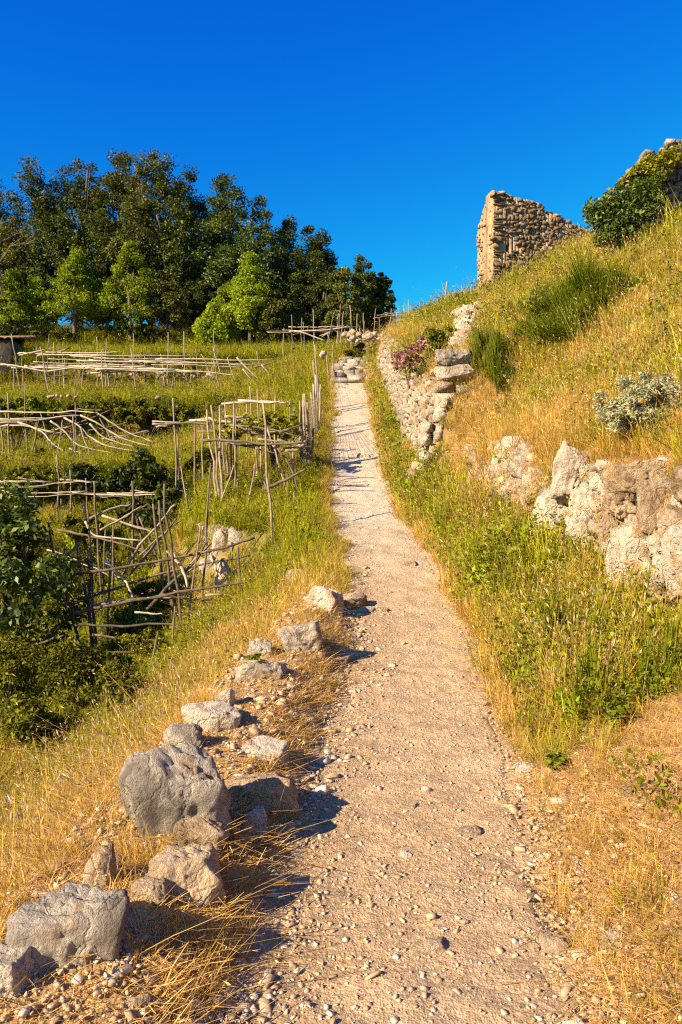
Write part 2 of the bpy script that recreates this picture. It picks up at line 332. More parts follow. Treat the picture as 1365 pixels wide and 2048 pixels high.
def sheet(name, X, Y, Z, mat):
    ny, nx = X.shape; V = np.stack([X, Y, Z], -1).reshape(-1, 3)
    i = np.arange(ny-1)[:, None]*nx; j = np.arange(nx-1)[None]
    Q = np.stack([i+j, i+j+1, i+nx+j+1, i+nx+j], -1).reshape(-1, 4)
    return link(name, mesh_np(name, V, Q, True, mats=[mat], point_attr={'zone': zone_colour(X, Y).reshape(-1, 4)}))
X, Y = np.meshgrid(gx, gy); Z = H(X, Y)
xl, xr = PE(Y); ins = np.minimum(X-xl, xr-X); Z = Z - .03*sstep(.08, .2, ins)*(Y < 35)
tag(sheet('ground', X, Y, Z, GROUND), kind='structure')
def PATHZ(x, y): return H(x, y) + .004 + .034*fbm(x, y, 8.0, 4, 66.0) + .05*fbm(x, y*1.6, 1.8, 3, 77.0) + .012*np.sin((y+.5*fbm(x, y, .8, 3, 5.))*4.2)*sstep(7, 10, y)
gy2 = axis([(-4, 1.5, .2), (1.5, 7, .025), (7, 14, .05), (14, 35, .1)]); tt = np.linspace(0, 1, 56)
xl, xr = PE(gy2); X = xl[:, None]+(xr-xl)[:, None]*tt[None]; Y = np.repeat(gy2[:, None], 56, 1)
X = X + .26*fbm(X*.2, Y, 2.0, 4, 55.0)*(np.abs(tt-.5)[None]*2)
Z = PATHZ(X, Y)
Z = Z - .045*(1-sstep(0, .07, np.minimum(tt, 1-tt)))[None]
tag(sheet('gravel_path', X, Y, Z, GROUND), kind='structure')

# ------------------------------------------------------------------ rocks
def ico(sub):
    import bmesh
    bm = bmesh.new(); bmesh.ops.create_icosphere(bm, subdivisions=sub, radius=1.0); bm.verts.ensure_lookup_table()
    V = np.array([v.co[:] for v in bm.verts]); T = np.array([[v.index for v in f.verts] for f in bm.faces]); bm.free(); return V/np.linalg.norm(V, axis=1)[:, None], T
ICO = {k: ico(k) for k in (2, 3, 5)}
def rock_verts(sub, seed, planes=13, rough=.10, ridge=.05, flat=.0, crag=0.0):
    r_ = np.random.default_rng(seed); V, T = ICO[sub]; o = r_.uniform(0, 40, 3)
    def poly(W, m, lo, hi, extra=None, p=30.0):
        n = r_.normal(size=(m, 3)) if m else np.zeros((0, 3)); n /= np.linalg.norm(n, axis=1)[:, None]
        if extra is not None: n = np.vstack([n, extra])
        d = r_.uniform(lo, hi, len(n)); q = d[None]/np.maximum(W@n.T, 1e-3); return (q**-p).sum(1)**(-1/p)
    W = V + .22*np.stack([fbm3(V*1.3+o+k*7.7, 3) for k in range(3)], -1); W /= np.linalg.norm(W, axis=1)[:, None]
    ax = r_.normal(0, .22, (6, 3)) + np.array([[0, 0, 1], [0, 0, -1], [1, 0, 0], [-1, 0, 0], [0, 1, 0], [0, -1, 0]]); ax /= np.linalg.norm(ax, axis=1)[:, None]
    r = poly(W, planes, .60, .9, None); r = np.minimum(r, poly(W, 0, .48, .66, ax, 40.0)) if flat else r
    W2 = V + .3*np.stack([fbm3(V*3+o+k*5.1, 2) for k in range(3)], -1); W2 /= np.linalg.norm(W2, axis=1)[:, None]
    r = np.minimum(r, poly(W2, 30, .70, 1.0)); r = np.minimum(r, 1.2)
    r = r*(1 + rough*1.6*fbm3(V*1.6+o, 4)) - ridge*np.abs(fbm3(V*2.6+o+9, 4))*2
    if sub >= 4:
        st = fbm3(V*np.array([1.5, 1.5, 7])+o+3, 4); r = r + .09*st + .07*fbm3(V*7+o, 5) + crag*(.30*fbm3(V*np.array([4.5, 4.5, 1.6])+o+21, 5) - .25*np.abs(fbm3(V*np.array([3.5, 3.5, 1.8])+o+29, 3))) - .09*np.maximum(0, .09-np.abs(fbm3(V*2.4+o+13, 4)))*8*.5
    return V*r[:, None], T
def rock_mesh(name, sub, seed, dims, mat, rot=0, **kw):
    V, T = rock_verts(sub, seed, **kw); ext = (V.max(0)-V.min(0)); V = (V-(V.max(0)+V.min(0))/2)/ext*np.array(dims)
    c, s = math.cos(rot), math.sin(rot); V = V@np.array([[c, s, 0], [-s, c, 0], [0, 0, 1]])
    return mesh_np(name, V, T, sub >= 5, mats=[mat])
RS = [100]; EXC = []
def boulder(x0, y0, x1, y1, mat, label, cat='boulder', name='boulder', depth=.8, sub=5, Y=None, group=None, sink=.18, **kw):
    RS[0] += 1
    if Y is None: Y = hit((x0+x1)/2, y1-(y1-y0)*.12) or 5
    w = (x1-x0)/F*Y; h = (y1-y0)/F*Y; dp = w*depth; Yc = Y+dp*.32
    c = P((x0+x1)/2, (y0+y1)/2, Yc); k = Yc/Y
    dims = (w*k*1.04, dp, h*k*(1+sink)+.02)
    EXC.append((c.x, c.y, w*.5, dp*.5)); EXC.append((c.x, c.y-dp*.55-.03, w*.42, .07))
    kw.setdefault('crag', .32); kw.setdefault('rough', .12); me = rock_mesh(name, sub, RS[0], dims, mat, 0, flat=1, planes=9, **kw)
    o = link(name, me, loc=(c.x, c.y, c.z-h*sink*.5)); tag(o, label, cat, group); return o
ED = 'boulders edging the left of the path'
boulder(-70, 1895, 70, 2000, R_WHITE, 'white boulder cut by the left edge, below the broad grey boulder', group=ED)
boulder(22, 1790, 262, 1955, R_GREY, 'broad grey and cream boulder at the lower left, dry grass before it', group=ED, sink=.3)
boulder(172, 1692, 232, 1790, R_TAN, 'narrow upright pale rock between the two largest path boulders', group=ED)
boulder(292, 1712, 450, 1822, R_TAN, 'tan rounded rock with straw at its foot, beside the gravel', group=ED)
boulder(262, 1768, 335, 1812, R_TAN, 'small tan rock at the left foot of the rounded tan rock', group=ED)
boulder(342, 1640, 458, 1708, R_TAN, 'low brownish rock below the largest grey boulder', group=ED)
boulder(238, 1496, 460, 1690, R_GREY, 'largest grey boulder with a white chipped side at the path edge', group=ED, depth=.7, sink=.3)
boulder(422, 1545, 602, 1630, R_TAN, 'long tan rock jutting into the path and casting a shadow', group=ED, depth=.5)
boulder(484, 1618, 534, 1684, R_GREY, 'small pointed grey stone standing on the gravel by the long tan rock', group=ED)
boulder(482, 1482, 575, 1534, R_WHITE, 'pale angular rock lying behind the long tan rock', group=ED)
boulder(328, 1452, 405, 1508, R_GREY, 'grey rock tucked behind the largest grey boulder', group=ED)
boulder(362, 1412, 484, 1468, R_WHITE, 'whitish flat boulder above the largest grey one', group=ED)
boulder(432, 1378, 470, 1424, R_WHITE, 'small white rock at the grass edge above the whitish flat boulder', group=ED)
boulder(472, 1318, 572, 1368, R_GREY, 'dark topped rock half sunk in dry grass midway up the edging', group=ED)
boulder(498, 1284, 545, 1318, R_GREY, 'speckled grey rock just above the dark topped rock', group=ED)
boulder(553, 1242, 645, 1308, R_WHITE, 'cream sloping rock on the grass edge beside the rubble patch', group=ED)
boulder(612, 1172, 690, 1228, R_WHITE, 'white rock at the top of the edging, just left of the narrowing path', group=ED)
boulder(655, 1186, 735, 1222, R_TAN, 'flat tan rock beside the white rock at the narrowing path', group=ED)
boulder(572, 1136, 616, 1176, R_WHITE, 'white rock alone in the green grass left of the path', group=ED)
boulder(236, 1990, 312, 2040, R_TAN, 'half buried brown stone at the bottom edge of the picture', group=ED)
boulder(396, 1998, 456, 2036, R_TAN, 'small tan stone near the bottom, on dark gravel', group=ED)
LS = 'loose stones on the path'
for bx, mt, lb in [((1202, 1850, 1270, 1908), R_WHITE, 'pale oval stone in straw at the lower right'), ((1066, 1856, 1144, 1912), R_TAN, 'tan stone left of the pale oval stone, lower right'),
                   ((842, 1868, 904, 1914), R_TAN, 'dusty stone bedded in the middle of the near path'), ((806, 1606, 838, 1626), R_TAN, 'small lone stone casting a shadow mid path'),
                   ((1144, 1716, 1180, 1740), R_WHITE, 'small white block on the straw right of the path'), ((1028, 1522, 1072, 1548), R_WHITE, 'pale stone at the right verge of the path'),
                   ((1236, 1556, 1316, 1592), R_TAN, 'brown stone embedded in the bare right bank'), ((712, 904, 742, 916), R_GREY, 'dark flat stone lying across the upper path'),
                   ((798, 1118, 834, 1134), R_TAN, 'flat tan stone at the right side of the path bend'), ((690, 1158, 728, 1176), R_TAN, 'small tan stone above the flat edging rock'),
                   ((716, 1208, 752, 1228), R_WHITE, 'pale stone at the head of the rubble patch'), ((748, 1210, 778, 1226), R_TAN, 'tan stone at the right end of the rubble patch'),
                   ((640, 1300, 705, 1330), R_TAN, 'tan slab lying on the rubble left of the path'), ((655, 1340, 690, 1362), R_GREY, 'small grey stone below the tan slab on rubble'),
                   ((800, 1700, 824, 1716), R_WHITE, 'small white pebble stone in the middle of the near path'), ((940, 1350, 985, 1372), R_TAN, 'low stone at the right side of the path before the green weeds'),
                   ((925, 1395, 975, 1418), R_TAN, 'flat stone sunk in the right side of the path'), ((905, 1645, 965, 1680), R_TAN, 'worn stone flush with the near path, right of centre')]:
    o = boulder(*bx, mt, lb, 'stone', 'stone', sub=5, group=LS, depth=1.0); o.location.z -= .3*(bx[3]-bx[1])/F*o.location.y
OC = 'rocks of the outcrop on the right bank'
for bx, Yr, mt, lb, dpt in [((1098, 882, 1200, 985), 7.5, R_WHITE, 'large pale rock topped with a flat face, highest of the outcrop', .8), ((1062, 960, 1150, 1095), 7.2, R_WHITE, 'cracked white rock face leaning left below the flat faced rock', .9),
                            ((1130, 975, 1215, 1075), 7.0, R_WHITE, 'pitted cream rock right below the flat faced rock', .8), ((1205, 955, 1285, 1020), 6.3, R_TAN, 'tan rock with a square dark hollow under it', .9),
                            ((1275, 960, 1345, 1050), 6.0, R_TAN, 'knobbly brown rock right of the hollow', .9), ((1235, 918, 1360, 970), 6.3, R_TAN, 'long brown ledge rock under dry grass', .6),
                            ((1212, 1030, 1320, 1215), 5.5, R_WHITE, 'tall white rock slab streaked down its face', .6), ((1335, 1050, 1440, 1165), 5.0, R_WHITE, 'bright white rock at the right edge of the picture', .8),
                            ((1300, 1110, 1350, 1180), 5.3, R_GREY, 'small grey rock wedged between the two white rocks', .8), ((1290, 1180, 1350, 1240), 5.0, R_TAN, 'tan rock half hidden in weeds below the white slab', .8),
                            ((1195, 1020, 1240, 1075), 6.2, R_TAN, 'small tan rock at the left shoulder of the white slab', .8), ((1320, 1010, 1420, 1075), 5.6, R_TAN, 'tan rock in dry straw above the bright white rock', .8),
                            ((1060, 1060, 1120, 1110), 7.0, R_WHITE, 'low white rock at the weed line under the cracked face', .7), ((1350, 930, 1450, 1010), 6.1, R_TAN, 'brown rock under straw at the right edge', .8)]:
    Yr = (hit((bx[0]+bx[2])/2, bx[1]*.45+bx[3]*.55, 3.5, 12) or Yr)-.22; boulder(*bx, mt, lb, 'rock', 'outcrop_rock', dpt, 5, Yr, OC, .3, rough=.12, ridge=.09, crag=.75)

# shared stones for walls
def hull_arrays(seed):
    import bmesh
    r_ = np.random.default_rng(seed); bm = bmesh.new()
    for sx in (-.5, .5):
        for sy in (-.5, .5):
            for sz in (-.5, .5):
                q = np.array([sx, sy, sz])*r_.uniform(.62, 1.0, 3)
                bm.verts.new(q)
    for k in range(9): q = r_.normal(size=3); q /= np.abs(q).max()*2; bm.verts.new(q*r_.uniform(.85, 1.03, 3))
    res = bmesh.ops.convex_hull(bm, input=bm.verts); bmesh.ops.delete(bm, geom=[v for v in bm.verts if not v.link_faces], context='VERTS')
    bm.verts.index_update(); V = np.array([v.co[:] for v in bm.verts]); T = np.array([[v.index for v in f.verts] for f in bm.faces]); bm.free()
    V = V/(V.max(0)-V.min(0)); return V, T
HULLS = [hull_arrays(300+i) for i in range(24)]
STV = {}
def stone_set(key, mat): STV[key] = [mesh_np('stone', V, T, False, mats=[mat]) for V, T in HULLS]
for k_, m_ in (('wall', R_WALL), ('ruin', R_RUIN), ('white', R_WHITE), ('grey', R_GREY), ('tan', R_TAN), ('crag', R_CRAG)): stone_set(k_, m_)
def stone(parent, key, loc, dims, rz=0, tilt=.12, name='stone', base=None):
    o = bpy.data.objects.new(name, random.choice(STV[key])); COL.objects.link(o); o.parent = parent
    b = parent.location
    o.location = (loc[0]-b[0], loc[1]-b[1], loc[2]-b[2]); o.scale = dims
    o.rotation_euler = (random.gauss(0, tilt), random.gauss(0, tilt), rz+random.gauss(0, tilt))
    return o
def stones_stuff(parent, lst, mat, name='rubble_stones'):
    """stones beyond the per-part limit, joined into one part"""
    mb = MB(); base = np.array(parent.location[:])
    for i, (loc, dims, rz) in enumerate(lst):
        V, T = HULLS[i % len(HULLS)]; V = V*np.array(dims)
        c, s = math.cos(rz), math.sin(rz); V = V@np.array([[c, s, 0], [-s, c, 0], [0, 0, 1]])+np.array(loc)-base
        mb.add(V, np.c_[T, T[:, 2]][:, [0, 1, 2]])
    o = link(name, mesh_np(name, np.vstack(mb.V), np.vstack(mb.Q), False, mats=[mat]), parent); o['kind'] = 'stuff'; return o

# long dry stone wall right of the path
def path_wall(name, label, y0, y1, key, du=0.0, sz=.2, cap=290, extra=.0, skip=.03, group=None):
    zz = PZ(y0)[0]; w = thing(name, label, 'stone wall', (float(PE(y0)[1]+RB(y0)[0]), y0, float(zz)), group)
    lst = []; y = y0
    while y < y1:
        s = sz*random.uniform(.7, 1.5); yc = y+s/2
        u1, hb, hw = (float(v) for v in RB(yc)); xr_ = float(PE(yc)[1]); zb = float(PZ(yc)[0])+hb
        wob = float(fbm(np.array([xr_*.3]), np.array([yc]), 1.1, 3, 2.0)[0])*.25*.4
        z = zb-.05; top = zb+hw+extra+random.gauss(0, .07)
        while z < top:
            h = sz*random.uniform(.35, .8); t = (z+h/2-zb)/max(hw, .1)
            x = xr_+wob+u1+.02+.20*np.clip(t, 0, 1.2)+du+random.gauss(0, .02)
            if random.random() > skip: lst.append(((x+random.gauss(0, .02), yc+random.gauss(0, .04), z+h/2), (s*random.uniform(.6, 1.), s*random.uniform(.8, 1.25), h*random.uniform(.9, 1.5)), random.gauss(0, .25)))
            z += h*.93
        y += s*.62 if False else s*.9
    lst.sort(key=lambda q: q[0][1])
    for q in lst[:cap]: stone(w, random.choice([key, key, 'tan']), *q)
    if len(lst) > cap: stones_stuff(w, lst[cap:], STV[key][0].materials[0])
    return w
path_wall('dry_stone_wall', 'long dry stone wall along the right side of the upper path', 12.8, 29.5, 'wall', sz=.17, skip=.08)
# broken wall end: a stack of larger stones
w = thing('dry_stone_wall', 'broken wall end of stacked grey blocks, two big ones on top', 'stone wall', tuple(P(885, 890, 12.9)))
for x0, y0, x1, y1, key in [(872, 697, 942, 732, 'grey'), (868, 731, 948, 764, 'white'), (870, 766, 905, 786, 'tan'), (870, 786, 914, 816, 'white'), (868, 816, 908, 845, 'white'), (866, 845, 900, 868, 'tan'), (864, 866, 898, 893, 'white'),
                            (908, 772, 942, 792, 'grey'), (905, 800, 940, 822, 'tan'), (858, 890, 880, 915, 'white'), (900, 845, 930, 866, 'tan'), (840, 905, 866, 932, 'white'), (824, 925, 850, 950, 'white'), (816, 940, 836, 960, 'tan'), (838, 866, 860, 890, 'white'), (846, 846, 862, 866, 'white')]:
    Yr = 12.9; c = P((x0+x1)/2, (y0+y1)/2, Yr+.15)
    if y1 < 765:
        link('stone', rock_mesh('stone', 5, y0, ((x1-x0)/F*Yr*1.06, .45, (y1-y0)/F*Yr*1.12), STV[key][0].materials[0], 0, flat=1, planes=7, crag=.5), w, c-w.location); continue
    stone(w, key, c, ((x1-x0)/F*Yr*1.08, .42, (y1-y0)/F*Yr*1.15), tilt=.08)
# white stones tumbling down the slope above
w = thing('dry_stone_wall', 'fallen pale stones of an old wall running down the slope below the ruin', 'stone wall', (2.6, 17.5, 5))
for i in range(75):
    t = random.random(); px = 950-32*t+random.gauss(0, 15-4*t); py = 608+98*t+random.gauss(0, 5); Y_ = hit(px, py, 10, 30) or 18
    s = random.uniform(.12, .36); c = P(px, py, Y_); EXC.append((c.x, c.y-.1, .16, .35)); c.z += .05; stone(w, random.choice(['white', 'white', 'wall']), c, (s*1.1, s, s*random.uniform(.6, 1.1)), random.uniform(0, 3), .3)
# low wall of the outcrop
w = thing('dry_stone_wall', 'low crumbling wall of white stones under straw, left of the big outcrop rocks', 'stone wall', tuple(P(1000, 990, 9.7)))
for i in range(110):
    t = random.random(); px = 938+130*t; v = random.random(); py = 898+v*(95+25*t)+random.gauss(0, 3); Yr = hit(px, py, 6, 14) or 9.5
    s = random.uniform(.07, .22)*(1.2-.4*v); c = P(px, py, Yr)
    stone(w, random.choice(['white', 'white', 'wall', 'tan']), c, (s*1.25, s, s*random.uniform(.7, 1.25)), 0, .2)
w = thing('dry_stone_wall', 'rubble of pale and tan stones packed between the big outcrop rocks', 'stone wall', tuple(P(1220, 1060, 6.2)))
for i in range(260):
    px = random.uniform(935, 1400); t = (px-1065)/300; py = random.uniform(915+15*t, 1060+130*t); Yr = 7.9-2.7*t
    s = random.uniform(.05, .17)*(.8 if px < 1065 else 1); y_ = hit(px, py, 3.5, 13)
    if not y_: continue
    c = P(px, py, y_); stone(w, random.choice(['white', 'wall', 'tan']), c, (s*1.25, s, s*random.uniform(.7, 1.1)), 0, .3)
# left terrace faces
def face_stones(name, label, boxes, key, size, n, Yrange):
    c0 = P((boxes[0][0]+boxes[0][2])/2, boxes[0][3], Yrange[0]); w = thing(name, label, 'stone wall', tuple(c0))
    for i in range(n):
        b = random.choice(boxes); px = random.uniform(b[0], b[2]); py = random.uniform(b[1], b[3]); Y_ = hit(px, py, *Yrange) or Yrange[0]
        s = size*random.uniform(.6, 1.4); c = P(px, py, Y_); c.z -= s*.25; stone(w, random.choice(key), c, (s*1.3, s, s*.75), random.uniform(0, 3), .3)
face_stones('retaining_wall', 'white stones showing in the earth face below the trellis by the path', [(412, 1020, 470, 1065), (405, 1045, 455, 1080)], ['white', 'wall'], .13, 42, (9.5, 14))
for bx, lb in [((425, 1060, 452, 1120), 'tall pale rock in the earth face behind the near trellis'), ((455, 1060, 490, 1095), 'pale rock right of the tall one in the earth face'), ((398, 1110, 432, 1150), 'low grey rock at the foot of the earth face'), ((430, 1118, 465, 1190), 'long rock at the lower end of the earth face')]:
    boulder(*bx, R_WHITE, lb, 'rock', 'outcrop_rock', .6, 3, None, 'rocks of the left earth face', .3)
face_stones('retaining_wall', 'scattered pale stones on the terrace edge under the far trellis', [(240, 793, 350, 806), (100, 790, 240, 800)], ['wall', 'tan'], .09, 40, (20, 30))
face_stones('retaining_wall', 'stones of the terrace bank behind the far trellis', [(200, 740, 420, 752), (300, 742, 480, 756)], ['wall', 'tan'], .17, 70, (28, 38))
face_stones('retaining_wall', 'low row of stones on the crest right of the wood', [(690, 662, 860, 672), (700, 668, 760, 680)], ['wall', 'tan'], .18, 70, (29, 42))
face_stones('retaining_wall', 'pale stones beside the leaning fence left of the steps', [(645, 705, 672, 735), (660, 742, 690, 775)], ['wall', 'white'], .18, 40, (22, 34))
# rough stone steps at the top of the path
st = thing('stone_steps', 'rough grey stone steps at the head of the path', 'steps', (.25, 25, float(PZ(25)[0])))
for k in range(7):
    y = 24.7+k*.72; xl_, xr_ = (float(v) for v in PE(y)); x = xl_-.1; z = float(PZ(y)[0])
    while x < xr_+.12:
        wd = random.uniform(.24, .55); stone(st, random.choice(['crag', 'crag', 'grey', 'wall']), (x+wd/2, y+random.gauss(0, .05), z+.03+random.gauss(0, .02)), (wd*1.12, random.uniform(.42, .6), random.uniform(.2, .27)), 0, .05); x += wd

# ------------------------------------------------------------------ ruin and upper wall
RC = P(985, 590, 26.0)
ru = thing('ruined_building', 'roofless ruin of brown rubble stone on the ridge with a sloping broken top', 'ruin', (RC.x, RC.y, RC.z-.4))
def wall_core(name, p0, dirv, nrm, length, prof, zbase, thick, hole, mat, parent, step=.12, amp=.006):
    """solid wall: columns of quads front/back/top; prof(s) -> top z; hole=(s0,s1,z0,z1)"""
    mb = MB(); n = int(length/step)
    def box(s0, s1, z0, z1):
        a = np.array(p0)[:2]+np.array(dirv)*s0; b = np.array(p0)[:2]+np.array(dirv)*s1; o = np.array(nrm)*thick
        j = random.gauss(0, amp)*np.array(nrm)
        q = [a+j, b+j, b+o, a+o]; V = [(*p, z0) for p in q]+[(*p, z1) for p in q]
        mb.add(V, [[0, 1, 5, 4], [1, 2, 6, 5], [2, 3, 7, 6], [3, 0, 4, 7], [4, 5, 6, 7], [3, 2, 1, 0]])
    for i in range(n):
        s0, s1 = i*step, (i+1)*step; zt = prof((s0+s1)/2)+random.gauss(0, .025); mid = (s0+s1)/2
        if hole and hole[0] < mid < hole[1]: box(s0, s1, zbase, hole[2]); box(s0, s1, hole[3], zt)
        else: box(s0, s1, zbase, zt)
    o = mb.build(name, mat, parent, smooth=False); o.data.transform(__import__('mathutils').Matrix.Translation(-Vector(parent.location))); return o
def zf(py, Y): return EYE+(CY-py)/F*Y
topx = [(985, 384), (1000, 384), (1012, 388), (1030, 395), (1050, 400), (1072, 405), (1084, 408), (1088, 419), (1110, 428), (1125, 436), (1150, 450), (1175, 463), (1200, 478)]
FD = .35
def fs(px): k = (px-CX)/F; return (k*26.0-RC.x)/(1-FD*k)
ts = [(fs(a), zf(b, 26.0+FD*fs(a))) for a, b in topx]
profF = lambda s: float(np.interp(s, [t[0] for t in ts], [t[1] for t in ts]))
hole = (.42, .60, zf(502, 26.2), zf(489, 26.2))
wall_core('front_wall', (RC.x, RC.y), (1, FD), (-.2, 1), 4.2, profF, 7.6, .55, hole, R_PLASTER, ru)
lv = np.array([.085, 1.0]); ls = [(0, zf(386, 26)), (1.0, zf(395, 27)), (2.2, zf(409, 28.2)), (3.2, zf(432, 29.2)), (4.6, zf(455, 30.6)), (5.0, zf(470, 31))]
profL = lambda s: float(np.interp(s, [t[0] for t in ls], [t[1] for t in ls]))
wall_core('side_wall', (RC.x, RC.y+.56), lv, (1, 0), 4.6, profL, 7.6, .34, None, R_PLASTER, ru, .16)
cnt = 0; z = zf(604, 26)
row = []
while z < zf(384, 26):
    h = random.choice([.05, .06, .07, .09, .11, .14]); s = .0; first = True
    while s < 3.9:
        wd = random.uniform(.09, .25) if not first else random.uniform(.3, .46); first = False
        mid = s+wd/2
        if z+h*.6 < profF(mid) and not (s < hole[1]+.02 and s+wd > hole[0]-.02 and z < hole[3]+.01 and z+h > hole[2]-.01):
            gx_ = RC.x+mid
            if z+h > zf(600-.62*(mid*F/26.0), 26+FD*mid)-.5:
                row.append(((gx_, RC.y+FD*mid+random.gauss(.12, .02), z+h/2+random.gauss(0, .015)), (wd*1.12, .3, h*random.uniform(1.05, 1.35)), math.atan(FD)))
        s += wd
    z += h*1.0
random.shuffle(row); row.sort(key=lambda q: -q[1][0]*q[1][2])
for q in row[:290]: stone(ru, 'ruin', *q, tilt=.1)
if len(row) > 290: stones_stuff(ru, row[290:], R_RUIN, 'small_stones')
# stones of the side wall are plastered over; joined small pieces show through
lst = []
for i in range(170):
    s = random.uniform(-.5, 4.6); zt = profL(max(s, 0)); z = random.uniform(8.0, zt); lst.append(((RC.x+lv[0]*s+.0+random.gauss(.03, .02), RC.y+.5+s, z), (.16, random.uniform(.12, .35), random.uniform(.08, .18)), 0))
for i in range(60):
    s = random.uniform(0, 3.6); lst.append(((RC.x+s, RC.y+FD*s+.28+random.gauss(0, .12), profF(s)-.01), (random.uniform(.1, .22), .25, random.uniform(.06, .12)), random.uniform(0, 3)))
for i in range(45):
    s = random.uniform(0, 4.6); lst.append(((RC.x+lv[0]*s+.2, RC.y+.5+s, profL(s)), (.25, .25, random.uniform(.08, .18)), random.uniform(0, 3)))
stones_stuff(ru, lst, R_TAN)

UW = thing('ruined_wall', 'tall grey rubble wall on the slope at the upper right edge, ivy on its left', 'stone wall', tuple(P(1340, 440, 15.0)))
ut = [(1258, 420), (1262, 380), (1268, 345), (1290, 318), (1310, 310), (1330, 298), (1365, 280), (1420, 262), (1520, 250), (1640, 260)]
Yw = 15.2; us = [((a-1258)/F*Yw, zf(b, Yw)) for a, b in ut]
profU = lambda s: float(np.interp(s, [t[0] for t in us], [t[1] for t in us])); U0 = P(1258, 440, Yw)
wall_core('wall_core', (U0.x, Yw), (1, .10), (0, 1), 3.8, profU, 5.6, .6, None, R_CRAG, UW)
lst = []; z = 6.3
while z < 9.2:
    h = random.uniform(.08, .17); s = 0
    while s < 2.4:
        wd = random.uniform(.10, .30)
        if z < profU(s+wd/2): lst.append(((U0.x+s+wd/2, Yw+.1*s-.04+random.gauss(0, .03), z+h/2), (wd*.98, .3, h*.98), 0))
        s += wd
    z += h
for q in lst[:290]: stone(UW, random.choice(['crag', 'crag', 'grey']), *q, tilt=.22)
if len(lst) > 290: stones_stuff(UW, lst[290:], R_CRAG)

# ------------------------------------------------------------------ foliage
def leaf_cards(C, size, up=.3, seed=0, aspect=.5, outward=None):
    r_ = np.random.default_rng(seed); n = len(C)
    d = r_.normal(size=(n, 3)); d[:, 2] += up
    if outward is not None: d += outward
    d /= np.linalg.norm(d, axis=1)[:, None]+1e-9
    e = np.cross(d, r_.normal(size=(n, 3))); e /= np.linalg.norm(e, axis=1)[:, None]+1e-9
    f = np.cross(d, e); s = size*r_.uniform(.6, 1.35, n)[:, None]
    V = np.stack([C-f*s*.5, C+e*s*aspect*.5+d*s*.08, C+f*s*.55, C-e*s*aspect*.5+d*s*.08], 1).reshape(-1, 3)
    return V, np.arange(4*n).reshape(n, 4), r_.random(n)
def crown_points(K, n, rad, cr, seed, shape='round', shell=.55, rag=0.0):
    r_ = np.random.default_rng(seed); v = r_.normal(size=(K, 3)); v /= np.linalg.norm(v, axis=1)[:, None]
    rr = (shell+(1-shell)*r_.random(K)) ; c = v*rr[:, None]
    if shape == 'cone':
        t = (c[:, 2]+1)/2; c[:, :2] *= (1.3*(1-t)**1.0+.06)[:, None]
    elif shape == 'round':
        c[:, :2] *= (1.12-.42*((c[:, 2]+1)/2)**1.5)[:, None]
    elif shape == 'dome':
        c[:, 2] = np.where(c[:, 2] < -.3, c[:, 2]*.7, c[:, 2])
    c = c*(1+rag*r_.normal(size=(K, 1)))*np.array(rad)
    idx = r_.integers(0, K, n); q = r_.normal(size=(n, 3)); q /= np.linalg.norm(q, axis=1)[:, None]; rad_ = cr*r_.uniform(.6, 1.25, K)
    pts = c[idx] + q*(r_.random(n)**.45)[:, None]*rad_[idx][:, None]*np.array([1, 1, .75])
    return pts, c
def crown_obj(name, parent, pts, size, mat, seed, up=.4, aspect=.55, loc=None, ctr=None):
    out = None
    if ctr is not None: o_ = pts-ctr; out = .8*o_/(np.linalg.norm(o_, axis=1)[:, None]+1e-6)
    V, Q, r = leaf_cards(pts, size, up, seed, aspect, out)
    return link(name, mesh_np(name, V, Q, False, {'rnd': r}, mats=[mat]), parent, loc)
TS = [10]
def tree(name, label, px, pytop, Y, wpx, mat, shape='round', n=4200, leaf=.2, low=.25, group=None, K=70, cl=.3, dense=1.0, trunk_r=None, cat='tree', base=None):
    TS[0] += 1; sd = TS[0]; r_ = np.random.default_rng(sd)
    b = P(px, 0, Y); zb = float(H(b.x, Y)) if base is None else base; zt = zf(pytop, Y); h = max(zt-zb, 1.0); w = wpx/2/F*Y
    t = thing(name, label, cat, (b.x, Y, zb-.1), group)
    ch = h*(1-low); rad = (w, w, ch/2); cz = h*low+ch/2+.1
    pts, cc = crown_points(K, n, (w-.0, w, ch/2*.95), max(cl*w, .25), sd, shape)
    pts[:, 2] += cz; cc[:, 2] += cz
    mb = MB(); tr = trunk_r or .035*h**.8
    lean = r_.normal(0, .05*h, 2); sp_ = [(lean[0]*k*k, lean[1]*k*k, h*.85*k) for k in np.linspace(0, 1, 7)]
    mb.tube(sp_, tr, tr*.25, 7, .06)
    for i in r_.choice(K, min(K, 12), replace=False):
        c = cc[i]; z0 = max(min(c[2]*.6, h*.75), .3); k = z0/(h*.85); s0 = np.array([lean[0]*k*k, lean[1]*k*k, z0]); mid = (s0+c)/2+np.array([0, 0, -.05*h])*.5
        mb.tube([s0, mid, c], tr*.4, tr*.1, 5)
    mb.build('trunk', BARK, t)
    crown_obj('crown', t, pts, leaf, mat, sd, ctr=np.array([0, 0, cz]))
    return t
ORD = ['first', 'second', 'third', 'fourth', 'fifth', 'sixth', 'seventh', 'eighth', 'ninth', 'tenth', 'eleventh', 'twelfth']
WD = 'trees of the wood above the terraces'
back = [(-40, 328, 130), (70, 312, 120), (160, 304, 130), (235, 288, 120), (305, 272, 120), (372, 318, 100), (450, 342, 110), (515, 385, 110), (572, 418, 95), (625, 428, 95), (662, 480, 80)]
